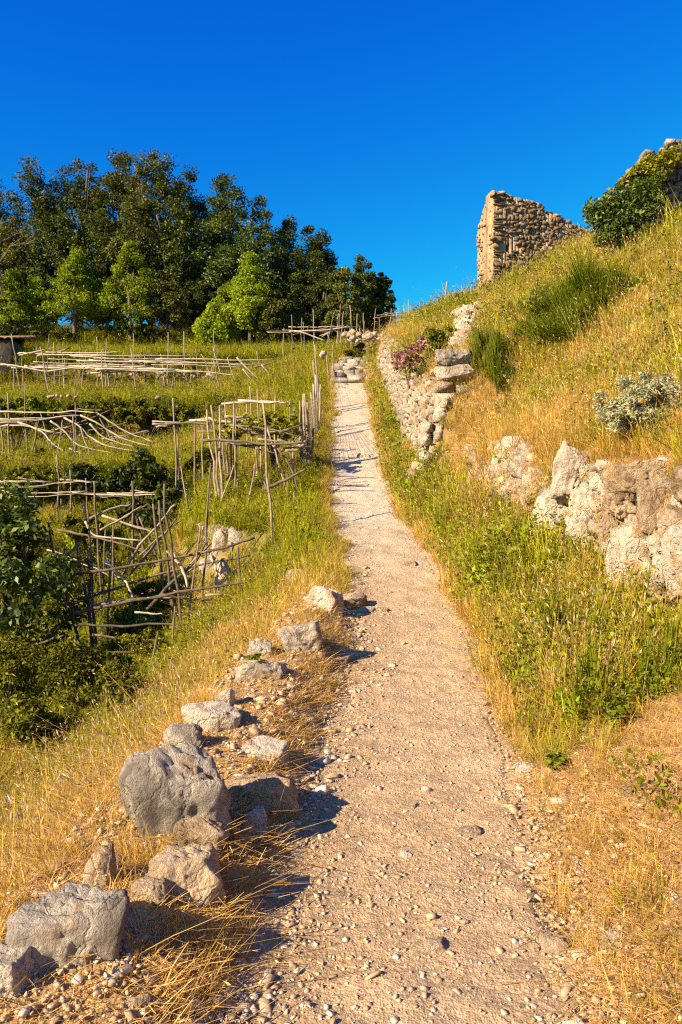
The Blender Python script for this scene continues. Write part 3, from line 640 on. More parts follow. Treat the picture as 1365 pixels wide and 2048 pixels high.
for i, (px, py, w_) in enumerate(back):
    tree('evergreen_tree', f'dark evergreen tree on the skyline of the wood, {ORD[i]} from the left', px, py, 47+random.uniform(-1.5, 2), w_+22, L_OAK2 if i in (1, 3, 4, 9) else L_OAK, n=20000, leaf=.145, low=.08, group=WD, K=130, cl=.27)
mid = [(15, 420, 120), (110, 400, 120), (195, 390, 120), (280, 380, 115), (350, 400, 110), (430, 430, 120), (500, 440, 120), (575, 475, 110), (635, 500, 100)]
for i, (px, py, w_) in enumerate(mid):
    tree('evergreen_tree', f'shaded evergreen tree in the middle rank of the wood, {ORD[i]} from the left', px, py, 43.5+random.uniform(-.8, .8), w_+16, L_LAUREL if i in (5, 6) else (L_OAK2 if i % 3 == 0 else L_OAK), n=17000, leaf=.145, low=.04, group=WD, K=110, cl=.28)
YT = 'young trees in front of the wood'
for px, pt, w_, Y_, mt, lb in [(22, 530, 90, 39.5, L_YOUNG, 'small young tree at the far left in front of the wood'), (75, 560, 70, 40.2, L_YOUNG, 'slim young green tree second from the left in front of the wood'),
                               (150, 485, 110, 39.6, L_YOUNG, 'bright young tree with a pointed top, left of the wood edge'), (215, 560, 85, 40.2, L_YOUNG, 'low young tree between the two pointed bright trees'),
                               (262, 470, 105, 39.5, L_YOUNG, 'taller pointed green tree above the left end of the far trellis'), (335, 560, 90, 39.8, L_OAK2, 'dull olive young tree left of the pale bushy tree'),
                               (425, 610, 90, 38.5, L_YOUNG, 'low bright leafy tree leaning over the far trellis'), (500, 505, 110, 38.8, L_YOUNG, 'tallest bright green tree right of the wood edge'),
                               (455, 560, 85, 39.2, L_YOUNG, 'fresh green tree at the left shoulder of the tallest bright one'), (548, 580, 62, 38.4, L_OAK2, 'small pale olive tree right of the tallest bright tree'),
                               (690, 522, 76, 38.6, L_OAK2, 'pale olive tree standing over the crest trellis'), (728, 500, 50, 40.5, L_OAK, 'narrow dark tree behind the pale olive tree'), (765, 540, 46, 41.0, L_OAK, 'rightmost dark tree of the wood with a ragged top'),
                               (745, 575, 40, 41.5, L_OAK, 'lower dark tree filling the gap at the right end of the wood'), (385, 560, 80, 41, L_OAK, 'dark low tree behind the bright leafy tree'), (610, 560, 80, 41, L_OAK, 'dark tree behind the left end of the crest trellis')]:
    tree('young_tree' if mt is L_YOUNG else 'olive_tree' if mt is L_OAK2 else 'evergreen_tree', lb, px, pt, Y_, w_+12, mt, 'cone' if mt is L_YOUNG else 'round', 11000, .12, .14, YT, 80, .27)
def bare_tree(label, px, pyt, pyb, Y):
    b = P(px, pyb, Y); t = thing('bare_tree', label, 'tree', (b.x, Y, float(H(b.x, Y))-.1)); mb = MB(); h = zf(pyt, Y)-float(H(b.x, Y))
    def br(p, d, l, r, dep):
        q = p+d*l; m_ = (p+q)/2+rng.normal(0, .06*l, 3); mb.tube([p, m_, q], r, r*.6, 5)
        if dep > 0:
            for k in range(3):
                d2 = d+rng.normal(0, .45, 3); d2[2] = abs(d2[2])*.7+.2; d2 /= np.linalg.norm(d2); br(q, d2, l*.65, r*.55, dep-1)
    br(np.zeros(3), np.array([.05, 0, 1.0]), h*.4, .09, 4); mb.build('trunk', WOOD, t)
bare_tree('leafless grey tree at the left edge against the wood', 4, 430, 660, 39)

BS = [500]
def bush(name, label, x0, y0, x1, y1, Y, mat, n=2500, leaf=.05, K=30, cl=.35, cat='bush', group=None, up=.4, aspect=.5, shell=.4, depth=.9, shape='dome', fl=None, rag=.22, blobs=None):
    BS[0] += 1; c = P((x0+x1)/2, (y0+y1)/2, Y); w = (x1-x0)/2/F*Y; h = (y1-y0)/2/F*Y
    zb = c.z-h; t = thing(name, label, cat, (c.x, Y, zb), group)
    r_ = min(w, h)*cl
    pts, cc = crown_points(K, n, (max(w-r_*.6, .02), max(w*depth-r_*.6, .02), max(h-r_*.5, .02)), r_, BS[0], shape, shell, rag)
    pts[:, 2] += h; cc[:, 2] += h
    if blobs:
        q_ = np.random.default_rng(BS[0]); B = np.array([[(bx_-CX)/F*Y-c.x, zf(by_, Y)-zb, br_/F*Y] for bx_, by_, br_ in blobs]); i_ = q_.choice(len(B), n, p=B[:, 2]**2/(B[:, 2]**2).sum())
        v_ = q_.normal(size=(n, 3)); v_ /= np.linalg.norm(v_, axis=1)[:, None]; v_ *= (q_.random(n)**.4)[:, None]*B[i_, 2][:, None]
        pts = np.c_[B[i_, 0]+v_[:, 0], v_[:, 1]*1.1+q_.normal(0, .12, n), B[i_, 1]+v_[:, 2]]; cc = np.c_[B[:, 0], 0*B[:, 0], B[:, 1]]; K = len(B)
    gz = float(H(c.x, Y))-zb-.05
    mb = MB()
    for i in range(min(8, K)): mb.tube([(rng.normal(0, .1*w), rng.normal(0, .1*w), min(gz, 0)), (cc[i][0]*.6, cc[i][1]*.6, cc[i][2]*.5), cc[i]], .012+.012*w, .004+.004*w, 5)
    mb.build('stem', BARK, t)
    crown_obj('foliage', t, pts, leaf, mat, BS[0], up, aspect, ctr=np.array([0, 0, h*.7]))
    if fl:
        pp = pts[pts[:, 2] > h*.6]; pp = pp[:: max(1, len(pp)//fl)]; crown_obj('flowers', t, pp+np.array([0, 0, .03]), leaf*1.2, FL_PINK, BS[0]+1)
    return t
def spray(name, label, x0, y0, x1, y1, Y, mat, n=700, cat='bush', width=.012, lean=.45, group=None, depth=1.0):
    """upright twiggy bush: many thin green rods fanning from the ground"""
    BS[0] += 1; r_ = np.random.default_rng(BS[0]); Y = Y or hit((x0+x1)/2, y1-4, 2.5, 32) or 15; c = P((x0+x1)/2, y1, Y); w = (x1-x0)/2/F*Y; h = (y1-y0)/F*Y
    t = thing(name, label, cat, tuple(c), group)
    nt_ = max(4, int(n/140)); tc = r_.normal(0, .42, (nt_, 2))*np.array([w, w*depth]); td = r_.normal(0, .25, (nt_, 2))*w; th_ = r_.uniform(.45, 1.0, nt_); ti = r_.integers(0, nt_, n)
    b = tc[ti]+r_.normal(0, .07, (n, 2))*w; tip = b*1.25+td[ti]+r_.normal(0, .16, (n, 2))*w; hh = h*r_.uniform(.35, 1.0, n)*th_[ti]*(1-.35*np.clip(np.linalg.norm(tip, axis=1)/w, 0, 1.3))
    gz = np.array([float(v) for v in H(c.x+b[:, 0], c.y+b[:, 1])])-c.z
    gz = np.clip(gz, -h*.4, h*.4)
    A = np.c_[b, gz-.03]; B = np.c_[(b+tip)/2+r_.normal(0, .03*w, (n, 2)), gz+hh*.55]; C_ = np.c_[tip, gz+hh]
    sd_ = r_.normal(size=(n, 3)); sd_[:, 2] = 0; sd_ /= np.linalg.norm(sd_, axis=1)[:, None]; sd_ *= width/2
    V = np.stack([A-sd_, A+sd_, B+sd_, B-sd_, C_+sd_*.3, C_-sd_*.3], 1).reshape(-1, 3); i = np.arange(n)[:, None]*6
    Q = np.concatenate([i+np.array([[0, 1, 2, 3]]), i+np.array([[3, 2, 4, 5]])]); r = r_.random(n)
    link('twigs', mesh_np('twigs', V, Q, False, {'rnd': np.r_[r, r]}, mats=[mat]), t)
    # side leaves
    k = n*3; ii = r_.integers(0, n, k); s = r_.random(k)[:, None]; pt = np.where(s < .5, A[ii]+(B[ii]-A[ii])*s*2, B[ii]+(C_[ii]-B[ii])*(s*2-1)); pt = pt+r_.normal(0, .02*w+.004, (k, 3))
    crown_obj('leaves', t, pt, width*3.4, mat, BS[0], .8, .3)
    return t
# right side plants
spray('broom_bush', 'dark green broom bush beside the fallen pale stones', 940, 632, 1020, 745, None, L_BROOM, 2600, width=.010, lean=.6)
spray('broom_bush', 'wide broom bush growing below the ruin', 1065, 520, 1250, 640, None, L_BROOM, 5200, width=.013, depth=.6)
spray('broom_bush', 'yellowish broom bush beside the ruin bottom, left of the wide one', 1030, 560, 1110, 640, None, L_BROOM, 1600, width=.012, depth=.6)
bush('silver_bush', 'grey green lavender like bush on the right slope', 1200, 745, 1390, 892, hit(1295, 885, 4, 14), L_GREY, 15000, .04, 90, .26, shell=.45, aspect=.3, up=1.0)
bush('silver_bush', 'small silvery plant at the foot of the largest grey boulder', 265, 1668, 365, 1740, 3.5, L_GREY, 420, .022, 22, .3, shell=.5, aspect=.35, cat='plant')
bush('flowering_bush', 'pink flowered valerian on top of the long path wall', 775, 668, 876, 775, 16.5, L_WEED, 2200, .06, 40, .28, fl=1100, shell=.2)
bush('leafy_bush', 'bright green leafy bush between the pink flowers and the stacked blocks', 838, 648, 905, 735, 15.8, L_WEED, 1700, .075, 28, .34)
bush('leafy_bush', 'green bush in the hollow below the pink flowers', 822, 712, 872, 770, 15.3, L_LAUREL, 900, .07, 20, .34)
bush('leafy_bush', 'green bush at the crest just left of the ruin', 900, 585, 945, 640, 22, L_WEED, 900, .09, 20, .35)
bush('crest_shrub', 'small round shrub on the crest among the fence poles', 824, 612, 858, 655, 34, L_WEED, 900, .13, 18, .35)
bush('crest_shrub', 'low dark shrub under the crest fence rails', 785, 640, 826, 660, 35, L_OAK2, 600, .13, 14, .4)
iv = bush('ivy', 'dense dark ivy bush hanging over the slope beside the ruined wall', 1164, 378, 1312, 520, 14.7, L_LAUREL, 10000, .075, 80, .34, cat='ivy', blobs=[(1182, 420, 13), (1196, 436, 20), (1178, 408, 8), (1205, 410, 16), (1222, 446, 26), (1228, 412, 20), (1216, 390, 9), (1246, 404, 20), (1238, 378, 10), (1252, 440, 28), (1275, 396, 22), (1268, 372, 13), (1280, 430, 26), (1300, 408, 20), (1298, 378, 18), (1312, 392, 14), (1210, 470, 20), (1245, 476, 20), (1285, 468, 18), (1314, 362, 14)])
bush('ivy', 'yellow green ivy climbing the top of the ruined wall', 1228, 316, 1365, 425, 14.9, L_VINE, 6000, .075, 70, .26, cat='ivy', blobs=[(1262, 352, 9), (1276, 344, 14), (1292, 352, 16), (1290, 330, 12), (1308, 334, 16), (1318, 318, 11), (1330, 330, 12), (1342, 308, 10), (1352, 320, 10), (1326, 350, 12), (1244, 366, 9), (1310, 362, 12)])
WP = 'weeds on the right verge'
for x0, y0, x1, y1, lb in [(1050, 1120, 1170, 1330, 'tall feathery green weed in the middle of the right verge'), (1150, 1090, 1260, 1300, 'tall feathery green weed against the white slab rock'), (1240, 1190, 1370, 1400, 'tall green weed below the white slab at the right edge'),
                           (950, 1060, 1060, 1210, 'green weed clump left of the feathery ones on the verge'), (1130, 1260, 1240, 1420, 'green weed at the lower end of the weed patch'), (840, 975, 930, 1090, 'low green weed where the verge meets the upper path'), (1020, 1020, 1100, 1150, 'green weed under the cracked white rock')]:
    Y_ = hit((x0+x1)/2, y1-15, 2.5, 20) or 5.5
    spray('weed_plant', lb, x0, y0, x1, y1, Y_, L_WEED, 260, 'plant', .008, group=WP)
for x0, y0, x1, y1, lb in [(1195, 1385, 1265, 1465, 'broad leaved pale green weed low on the right bank'), (1090, 1500, 1140, 1545, 'small rosette weed at the right path verge'), (490, 1290, 530, 1360, 'leafy weed beside the dark topped rock')]:
    Y_ = hit((x0+x1)/2, y1, 2, 20) or 4.5
    bush('leafy_weed', lb, x0, y0, x1, y1, Y_, L_WEED, 130, .045, 14, .4, 'plant', up=1.0, aspect=.6)
# left side plants
LB = 'bushes on the lower left terraces'
tree('chestnut_sapling', 'leafy dark green sapling at the left edge behind the near trellis', 20, 960, 10.2, 250, L_LAUREL, 'round', 9000, .085, .05, LB, 80, .3, base=-.7)
for x0, y0, x1, y1, Y_, mt, lb in [(205, 900, 345, 1010, 16.6, L_OAK, 'dark rounded bush under the curved white poles'), (300, 960, 375, 1050, 15.5, L_OAK, 'dark low bush right of the rounded bush'), (-80, 1220, 140, 1430, 8.6, L_BRAMBLE, 'bramble thicket at the left edge below the sapling'),
                                   (60, 1250, 260, 1440, 8.3, L_BRAMBLE, 'bramble thicket below the left post of the near trellis'), (170, 1310, 320, 1450, 7.8, L_BRAMBLE, 'dark bramble mound at the end of the golden grass'), (-30, 1370, 170, 1520, 6.6, L_BRAMBLE, 'small leaved bush in the lower left, above the golden grass'),
                                   (110, 925, 225, 1015, 16.2, L_OAK, 'dark leafy bush left of the rounded bush, behind thin rails'), (-20, 935, 115, 1000, 17.0, L_BRAMBLE, 'olive green bush at the left edge between two trellises'), (225, 1000, 345, 1075, 14.2, L_OAK, 'dark bush behind the top of the near trellis'), (120, 1020, 215, 1095, 13.8, L_BRAMBLE, 'green brown bush behind the left posts of the near trellis'), (250, 1150, 380, 1230, 11.6, L_BRAMBLE, 'low brambles inside the near trellis'), (200, 1255, 400, 1335, 10.4, L_BRAMBLE, 'brambles along the bottom rails of the near trellis'), (370, 900, 440, 950, 16.0, L_BRAMBLE, 'olive bush left of the trellis by the path'), (300, 810, 420, 865, 24.5, L_BRAMBLE, 'mottled creeper on the bank behind the trellis by the path'), (100, 1180, 190, 1260, 10.0, L_BRAMBLE, 'pale leaved shrub at the left foot of the near trellis'), (230, 1215, 350, 1300, 11.2, L_LAUREL, 'green shrub behind the lower rails of the near trellis'),
                                   (-40, 790, 110, 850, 24.6, L_WEED, 'leafy green hedge mass on the bank at the far left'), (100, 795, 230, 850, 24.6, L_BRAMBLE, 'dark green creeper on the bank below the far trellis'), (230, 800, 360, 860, 24.4, L_BRAMBLE, 'brownish creeper on the bank beside the lone pole'),
                                   (-30, 640, 40, 700, 36.0, L_OAK, 'dark shrub beside the tiled shed'), (180, 645, 380, 690, 39.8, L_OAK, 'dark undergrowth along the foot of the wood'), (40, 650, 190, 690, 39.8, L_BRAMBLE, 'olive undergrowth at the foot of the wood, far left'),
                                   (690, 690, 740, 735, 29.5, L_BRAMBLE, 'dark low shrub at the left of the top steps'), (30, 900, 140, 960, 19.0, L_BRAMBLE, 'green shrub under the white rails at the left'), (540, 725, 620, 770, 30, L_BRAMBLE, 'yellowish shrub on the bank right of the far trellis')]:
    if y1 > 1200: Y_ = hit((x0+x1)/2, y1-5, 5.0, 13) or Y_
    bush('bramble' if mt is L_BRAMBLE else 'bush', lb, x0, y0, x1, y1, Y_, mt, 5200, .05 if Y_ < 12 else .11 if Y_ < 22 else .16, 46, .3, group=LB, shell=.35, depth=.7)

# ------------------------------------------------------------------ pole trellises
def wob(a, b, n=6, amp=.02):
    pts = [np.array(a)+(np.array(b)-np.array(a))*t for t in np.linspace(0, 1, n)]; L = np.linalg.norm(np.array(b)-np.array(a))
    return [p+rng.normal(0, amp*L*.35, 3)*(0 if i in (0,) else 1) for i, p in enumerate(pts)]
def smooth_line(pts, n=4):
    pts = [np.array(tuple(p)) for p in pts]; out = []
    for i in range(len(pts)-1):
        p0 = pts[max(i-1, 0)]; p1 = pts[i]; p2 = pts[i+1]; p3 = pts[min(i+2, len(pts)-1)]
        for t in np.linspace(0, 1, n, endpoint=False): out.append(.5*((2*p1)+(-p0+p2)*t+(2*p0-5*p1+4*p2-p3)*t*t+(-p0+3*p1-3*p2+p3)*t**3))
    out.append(pts[-1]); return [p+rng.normal(0, .006, 3) for p in out]
def part(name, pts, r0, r1, mat, parent, sides=6, knot=.07):
    mb = MB(); mb.tube(pts, r0, r1, sides, knot); o = mb.build(name, mat, parent)
    c = np.mean(np.array([tuple(p) for p in pts]), 0)
    o.data.transform(__import__('mathutils').Matrix.Translation(-Vector(c))); o.location = Vector(c)-parent.location
    return o
def trellis(name, label, cat, Y0, posts, rails, rp=.028, rr=.026, rng_y=None, mp=None, group=None, pmat=WOOD, extra=12):
    c = P(posts[0][2], posts[0][3], Y0); t = thing(name, label, cat, (c.x, Y0, float(H(c.x, Y0))), group)
    for q in posts:
        a, b, c_, d = q[:4]; Yb = hit(c_, d, *(rng_y or (Y0-2, Y0+4)))
        if len(q) > 4: Yb = q[4]
        if Yb is None: Yb = Y0
        x = (c_-CX)/F*Yb; base = np.array([x, Yb, min(float(H(x, Yb)), zf(d, Yb)+.3)-.12]); top = np.array(tuple(P(a, b, Yb+random.uniform(-.05, .15))))
        part('post', wob(base, top, 7, .02), rp*random.uniform(.6, 1.0), rp*.5, mp or pmat, t)
    for r in rails:
        m_ = {'p': WOOD_P, 'd': WOOD_D, 'w': WOOD}[r[0]]; s = r[1]; dy = r[2]; pts = [P(px, py, Y0+dy+random.uniform(-.04, .04)) for px, py in r[3]]
        part('rail', smooth_line(pts), rr*s*random.uniform(.55, .9), rr*s*.4, m_, t)
    n0 = len(rails)
    for k in range(extra*2//3):                 # further thin uprights between the main posts
        a, b, c_, d = random.choice(posts)[:4]; dx = random.gauss(0, 26); Yb = random.uniform(*(rng_y or (Y0-2, Y0+4))); Yb = Y0+(Yb-Y0)*.6
        x = (c_+dx-CX)/F*Yb; zb = float(H(x, Yb)); hh_ = (d-b)/F*Y0*random.uniform(.7, 1.05)
        part('post', wob((x, Yb, zb-.1), (x+random.gauss(0, .12), Yb+random.gauss(0, .1), zb+hh_), 6, .02), rp*.6, rp*.35, random.choice([WOOD, WOOD, pmat]), t, 5)
    for k in range(extra):                      # thin loose poles lying across the frame
        r = random.choice(rails[:n0]); i = random.randrange(len(r[3])-1); (ax, ay), (bx, by) = r[3][i], r[3][i+1]; u_ = random.gauss(0, 3); v_ = random.gauss(0, 3); e = random.uniform(.1, .9)
        pts = [P(ax-(bx-ax)*e, ay+u_-(by-ay)*e*.5, Y0+r[2]+.1), P((ax+bx)/2, (ay+by)/2+(u_+v_)/2, Y0+r[2]+.05), P(bx+(bx-ax)*.3, by+v_, Y0+r[2]+.15)]
        part('rail', smooth_line(pts), rr*.5, rr*.25, random.choice([WOOD, WOOD, WOOD_P, pmat]), t, 5)
    return t
def s4(L): return [(x/2.4375, 940+y/2.4375) for x, y in L]
def s2(L): return [(x/2.73, 620+y/2.73) for x, y in L]
def s3(L): return [(380+x/3.4125, 580+y/3.4125) for x, y in L]
def s5(L): return [(560+x/3.4125, 560+y/3.4125) for x, y in L]
def sa(L): return [(x/4.0147, 650+y/4.0147) for x, y in L]
def pst(f, L): return [(*f([(a, b)])[0], *f([(c, d)])[0]) for a, b, c, d in L]
# near, tumbledown trellis on the lower left
trellis('pole_trellis', 'tumbledown dark pole trellis on the lower left terrace', 'trellis', 10.3,
        pst(s4, [(800, 60, 892, 820), (770, 155, 872, 760), (375, 345, 490, 970), (230, 250, 432, 670), (425, 395, 458, 700), (435, 190, 470, 690), (1160, 380, 1180, 615), (745, 165, 822, 690)]) + [q+(12.6,) for q in pst(s4, [(465, 60, 497, 420), (550, 265, 553, 520), (645, 55, 655, 300), (520, 290, 480, 480), (680, 230, 782, 500), (660, 220, 735, 500)])],
        [('d', 1.25, 0, s4([(215, 535), (530, 482), (830, 435), (1090, 380), (1240, 330)])), ('d', 1.0, .5, s4([(350, 640), (560, 580), (800, 500), (1230, 415)])), ('d', 1.35, -.2, s4([(340, 700), (600, 650), (860, 600), (1250, 540)])),
         ('d', 1.0, -.3, s4([(370, 755), (600, 758), (860, 750), (1180, 775)])), ('d', .9, -.2, s4([(450, 805), (700, 828), (1030, 820)])), ('d', .95, -.4, s4([(490, 890), (640, 888), (830, 868), (930, 850)])), ('d', .9, -.4, s4([(460, 940), (560, 935), (720, 930)])),
         ('p', 1.1, .1, s4([(510, 440), (570, 510), (620, 545), (655, 630)])), ('p', 1.2, .1, s4([(850, 425), (895, 495), (918, 572)])), ('p', 1.0, .4, s4([(1020, 390), (1045, 460), (1090, 540)])), ('w', 1.0, 1.6, s4([(280, 290), (420, 320), (560, 350), (760, 420)])),
         ('p', .9, 2.2, s4([(500, 222), (640, 270), (770, 312)])), ('w', .8, 1.8, s4([(490, 290), (590, 240), (690, 175)])), ('w', 1.2, 1.2, s4([(600, 510), (680, 370), (770, 270), (855, 165)])), ('w', 1.0, 1.3, s4([(630, 510), (745, 380), (858, 240)])),
         ('w', 1.0, .4, s4([(170, 585), (300, 440), (400, 350)])), ('p', 1.1, .2, s4([(155, 632), (250, 652), (342, 666)])), ('d', 1.1, -.9, s4([(0, 915), (110, 870), (200, 845), (310, 805)])), ('p', .9, 1.9, s4([(415, 250), (450, 310), (520, 330), (700, 345)])),
         ('d', 1.0, .2, s4([(720, 680), (850, 540), (940, 460), (1010, 350)])), ('w', .8, .1, s4([(450, 660), (500, 650), (545, 632)])), ('p', .8, -.1, s4([(660, 692), (720, 697), (800, 702)])), ('w', 1.0, -.1, s4([(880, 725), (960, 700), (1080, 668)])), ('d', .9, -.1, s4([(1060, 620), (1130, 600), (1280, 578)])),
         ('d', .8, 0, s4([(780, 605), (900, 625), (1060, 650)])), ('w', .9, 2.4, s4([(430, 240), (540, 190), (640, 168)])), ('p', .7, 1.5, s4([(230, 390), (330, 420), (440, 470), (540, 520)]))], .030, .032, (8.8, 12.5), WOOD_D)
# rails in the shade behind it
trellis('pole_trellis', 'half hidden trellis of thin rails beside the dark bushes at the left', 'trellis', 15.6,
        pst(s2, [(385, 870, 390, 1060), (515, 940, 530, 1060), (725, 930, 735, 1060), (900, 935, 905, 1060), (470, 920, 480, 1060), (30, 930, 36, 1060), (318, 790, 322, 1040)]),
        [('p', .8, 0, s2([(0, 968), (200, 960), (390, 940), (500, 940)])), ('p', .8, .4, s2([(0, 940), (130, 935), (260, 940)])), ('p', .8, -.4, s2([(0, 985), (150, 1000), (480, 990)])), ('p', .9, 0, s2([(400, 1000), (640, 1012), (850, 1005), (1000, 985)])), ('w', .8, .3, s2([(590, 1018), (760, 1000), (810, 1000)])), ('p', .7, .5, s2([(740, 985), (790, 995), (815, 1010)])), ('p', .7, -.6, s2([(-20, 1010), (200, 1020), (420, 1005)]))], .026, .026, (14, 17.5))
trellis('pole_trellis', 'trellis with pale curved poles sagging to the grass at the left', 'trellis', 20.0,
        pst(s2, [(30, 550, 60, 775), (120, 630, 172, 790), (220, 560, 302, 800), (135, 415, 150, 640), (410, 430, 418, 640), (310, 790, 318, 960), (45, 450, 50, 640), (200, 600, 190, 760), (0, 480, 20, 640), (800, 800, 816, 930), (530, 560, 690, 695), (440, 640, 520, 740), (400, 580, 420, 700)]),
        [('p', 1.0, 0, s2(L)) for L in ([(350, 585), (440, 640), (490, 690), (600, 745), (820, 785)], [(440, 575), (520, 610), (600, 660), (680, 705), (830, 745)], [(525, 560), (620, 620), (700, 670), (840, 720)], [(100, 610), (230, 665), (300, 740), (450, 830), (610, 925)],
                                        [(275, 605), (350, 660), (400, 715), (470, 750), (670, 795)], [(380, 755), (500, 810), (630, 885)], [(-20, 555), (300, 560), (420, 552), (525, 560)], [(-20, 592), (250, 590), (350, 578), (440, 575)], [(-20, 602), (200, 600), (380, 580)], [(-20, 637), (120, 632), (300, 672)],
                                        [(490, 620), (560, 690), (650, 725), (740, 750)], [(-20, 620), (100, 612), (180, 640), (310, 668)])]
        + [('d', 1.1, .1, s2(L)) for L in ([(300, 672), (490, 660), (700, 612)], [(300, 790), (480, 765), (640, 700), (775, 668)], [(410, 880), (500, 830), (620, 790)], [(330, 660), (450, 610), (610, 545)], [(560, 965), (610, 920), (660, 870)])], .030, .032, (17.8, 24))
# the long far trellis
rl = [('p', 1.1, 0, sa([(-40, 318), (150, 330), (370, 372), (520, 350), (640, 342), (870, 352), (1100, 360), (1365, 350)])), ('p', 1.1, .1, s2([(480, 345), (760, 325), (900, 322), (1140, 340), (1280, 355)])),
      ('p', 1.0, 0, s3([(320, 460), (400, 540), (480, 615), (550, 665)])), ('p', 1.0, -.2, s3([(360, 540), (430, 620), (520, 695)])), ('p', 1.0, .3, s3([(490, 510), (560, 590), (620, 635), (690, 657)])), ('d', 1.0, .5, s3([(430, 530), (590, 487)])), ('d', 1.0, .3, s3([(660, 650), (720, 605)])),
      ('d', 1.0, 1.2, sa([(240, 235), (390, 190)])), ('d', 1.0, 1.2, sa([(490, 220), (570, 175)])), ('d', 1.0, 1.0, sa([(1160, 240), (1220, 210)]))]
for i in range(26):
    x0 = random.uniform(-30, 380); L_ = random.uniform(90, 230); y_ = random.uniform(704, 738); sl_ = random.uniform(-2, 9)*.012*L_/3
    y_ += x0*.012
    rl.append(('p', random.uniform(.7, 1.05), (738-y_)*.09, [(x0+L_*t, y_+sl_*t+random.gauss(0, .9)) for t in (0, .33, .66, 1)]))
trellis('pole_trellis', 'long trellis roofed with bleached white poles on the far terrace', 'trellis', 28.3,
        pst(sa, [(95, 80, 180, 520), (325, 175, 415, 690), (695, 200, 650, 545), (860, 310, 885, 540), (1055, 190, 1105, 545), (1295, 250, 1335, 555), (815, 200, 835, 480), (520, 270, 510, 560), (110, 330, 130, 500)]) +
        pst(s2, [(995, 300, 1050, 455), (1100, 240, 1215, 460), (1240, 260, 1310, 440), (880, 240, 905, 460)]) +
        [q+(31.4,) for q in pst(sa, [(430, 140, 450, 380), (1075, 60, 1085, 400), (855, 110, 850, 400), (1355, 60, 1355, 400), (295, 170, 305, 400), (640, 170, 648, 400), (470, 150, 490, 400), (780, 90, 785, 300), (1165, 240, 1160, 470)]) + pst(s2, [(1170, 110, 1170, 360), (1005, 120, 1020, 360), (1070, 215, 1090, 400), (660, 340, 680, 410), (1165, 200, 1225, 400)])],
        rl, .036, .040, (26.6, 33), extra=26)
# trellis by the path
trellis('pole_trellis', 'low trellis of grey posts and thick rails beside the upper path', 'trellis', 13.0,
        [(468, 800, 475, 998), (528, 804, 546, 1083, 10.9), (535, 851, 582, 998), (522, 893, 527, 1000), (415, 819, 437, 943), (425, 811, 443, 946), (449, 808, 458, 972), (439, 808, 444, 905), (446, 885, 453, 964), (388, 838, 391, 905, 15.2), (405, 846, 408, 905, 15.2), (350, 799, 354, 902, 15.8), (356, 850, 358, 900, 15.8), (428, 780, 421, 690, 15.8)][:13]
        + [(502, 773, 505, 850, 16.5), (515, 782, 516, 870, 16.2), (551, 794, 551, 860, 16.0), (494, 797, 495, 850, 16.2), (579, 800, 582, 870, 15.6), (588, 814, 588, 880, 15.2), (600, 800, 603, 880, 15.2), (586, 880, 590, 930, 13.6), (512, 895, 516, 940, 14.2)],
        [('w', 1.3, -.1, [(400, 880), (474, 882), (532, 888), (609, 886)]), ('d', 1.2, .0, [(470, 886), (500, 891), (540, 890)]), ('d', 1.2, -.5, [(530, 978), (570, 960), (612, 938)]), ('p', 1.1, 2.6, [(444, 808), (480, 806), (526, 803), (576, 807)]), ('p', 1.1, 2.0, [(478, 801), (540, 806), (560, 803)]), ('p', 1.2, 1.8, [(380, 842), (430, 842), (477, 846)]),
         ('p', 1.1, 1.6, [(412, 836), (450, 845), (500, 842), (520, 848)]), ('w', 1.1, 1.4, [(330, 848), (380, 846), (420, 850)]), ('w', 1.1, .8, [(450, 834), (500, 834)]), ('w', 1.1, .6, [(478, 852), (496, 862)]), ('d', 1.1, .7, [(558, 866), (580, 858), (600, 850)]), ('w', 1.0, .2, [(555, 880), (600, 892), (612, 884)]), ('w', .9, .3, [(572, 902), (612, 899)]), ('d', .9, .1, [(556, 896), (580, 930), (598, 985)]), ('d', .8, .5, [(510, 896), (560, 905), (600, 870)]),
         ('w', 1.0, .9, [(460, 850), (530, 858), (600, 872)]), ('w', 1.0, 1.2, [(440, 862), (520, 866), (590, 858)])], .030, .036, (11.5, 15))
# leaning pole fence at the path edge
fp = thing('pole_fence', 'close set leaning poles with wire mesh at the left edge of the upper path', 'fence', tuple(P(620, 924, 15.2)))
for a, b, c_, d, Y_ in [(606, 786, 614, 923, 15.0), (611, 788, 623, 924, 15.0), (616, 805, 616, 926, 15.1), (627, 855, 621, 926, 15.0), (603, 810, 606, 915, 15.3), (623, 785, 634, 855, 17.4), (630, 691, 641, 800, 20.0), (626, 767, 639, 852, 17.8), (634, 735, 641, 805, 20.2), (626, 720, 638, 790, 20.4), (641, 770, 640, 850, 18.4), (632, 750, 636, 850, 18.2), (665, 705, 668, 735, 26), (653, 710, 660, 745, 25), (628, 770, 632, 855, 17.5)]:
    x = (c_-CX)/F*Y_; part('post', wob((x, Y_, min(float(H(x, Y_)), zf(d, Y_)+.25)-.15), tuple(P(a, b, Y_)), 7, .018), .034, .022, WOOD, fp)
mb = MB()
for k in range(15):
    a = P(618+(k/14)*16, 800-(k/14)*2, 15.0+2.4*k/14); b = P(622+(k/14)*14, 915-(k/14)*66, 15.0+2.4*k/14); mb.tube([a, (a+b)/2, b], .003, .003, 4)
for k in range(12):
    t_ = k/11; a = P(618, 800, 15.0).lerp(P(622, 915, 15.0), t_); b = P(634, 798, 17.4).lerp(P(636, 849, 17.4), t_); mb.tube([a, (a+b)/2, b], .003, .003, 4)
o = mb.build('wire_mesh', WOOD, fp); o.data.transform(__import__('mathutils').Matrix.Translation(-Vector(fp.location)))
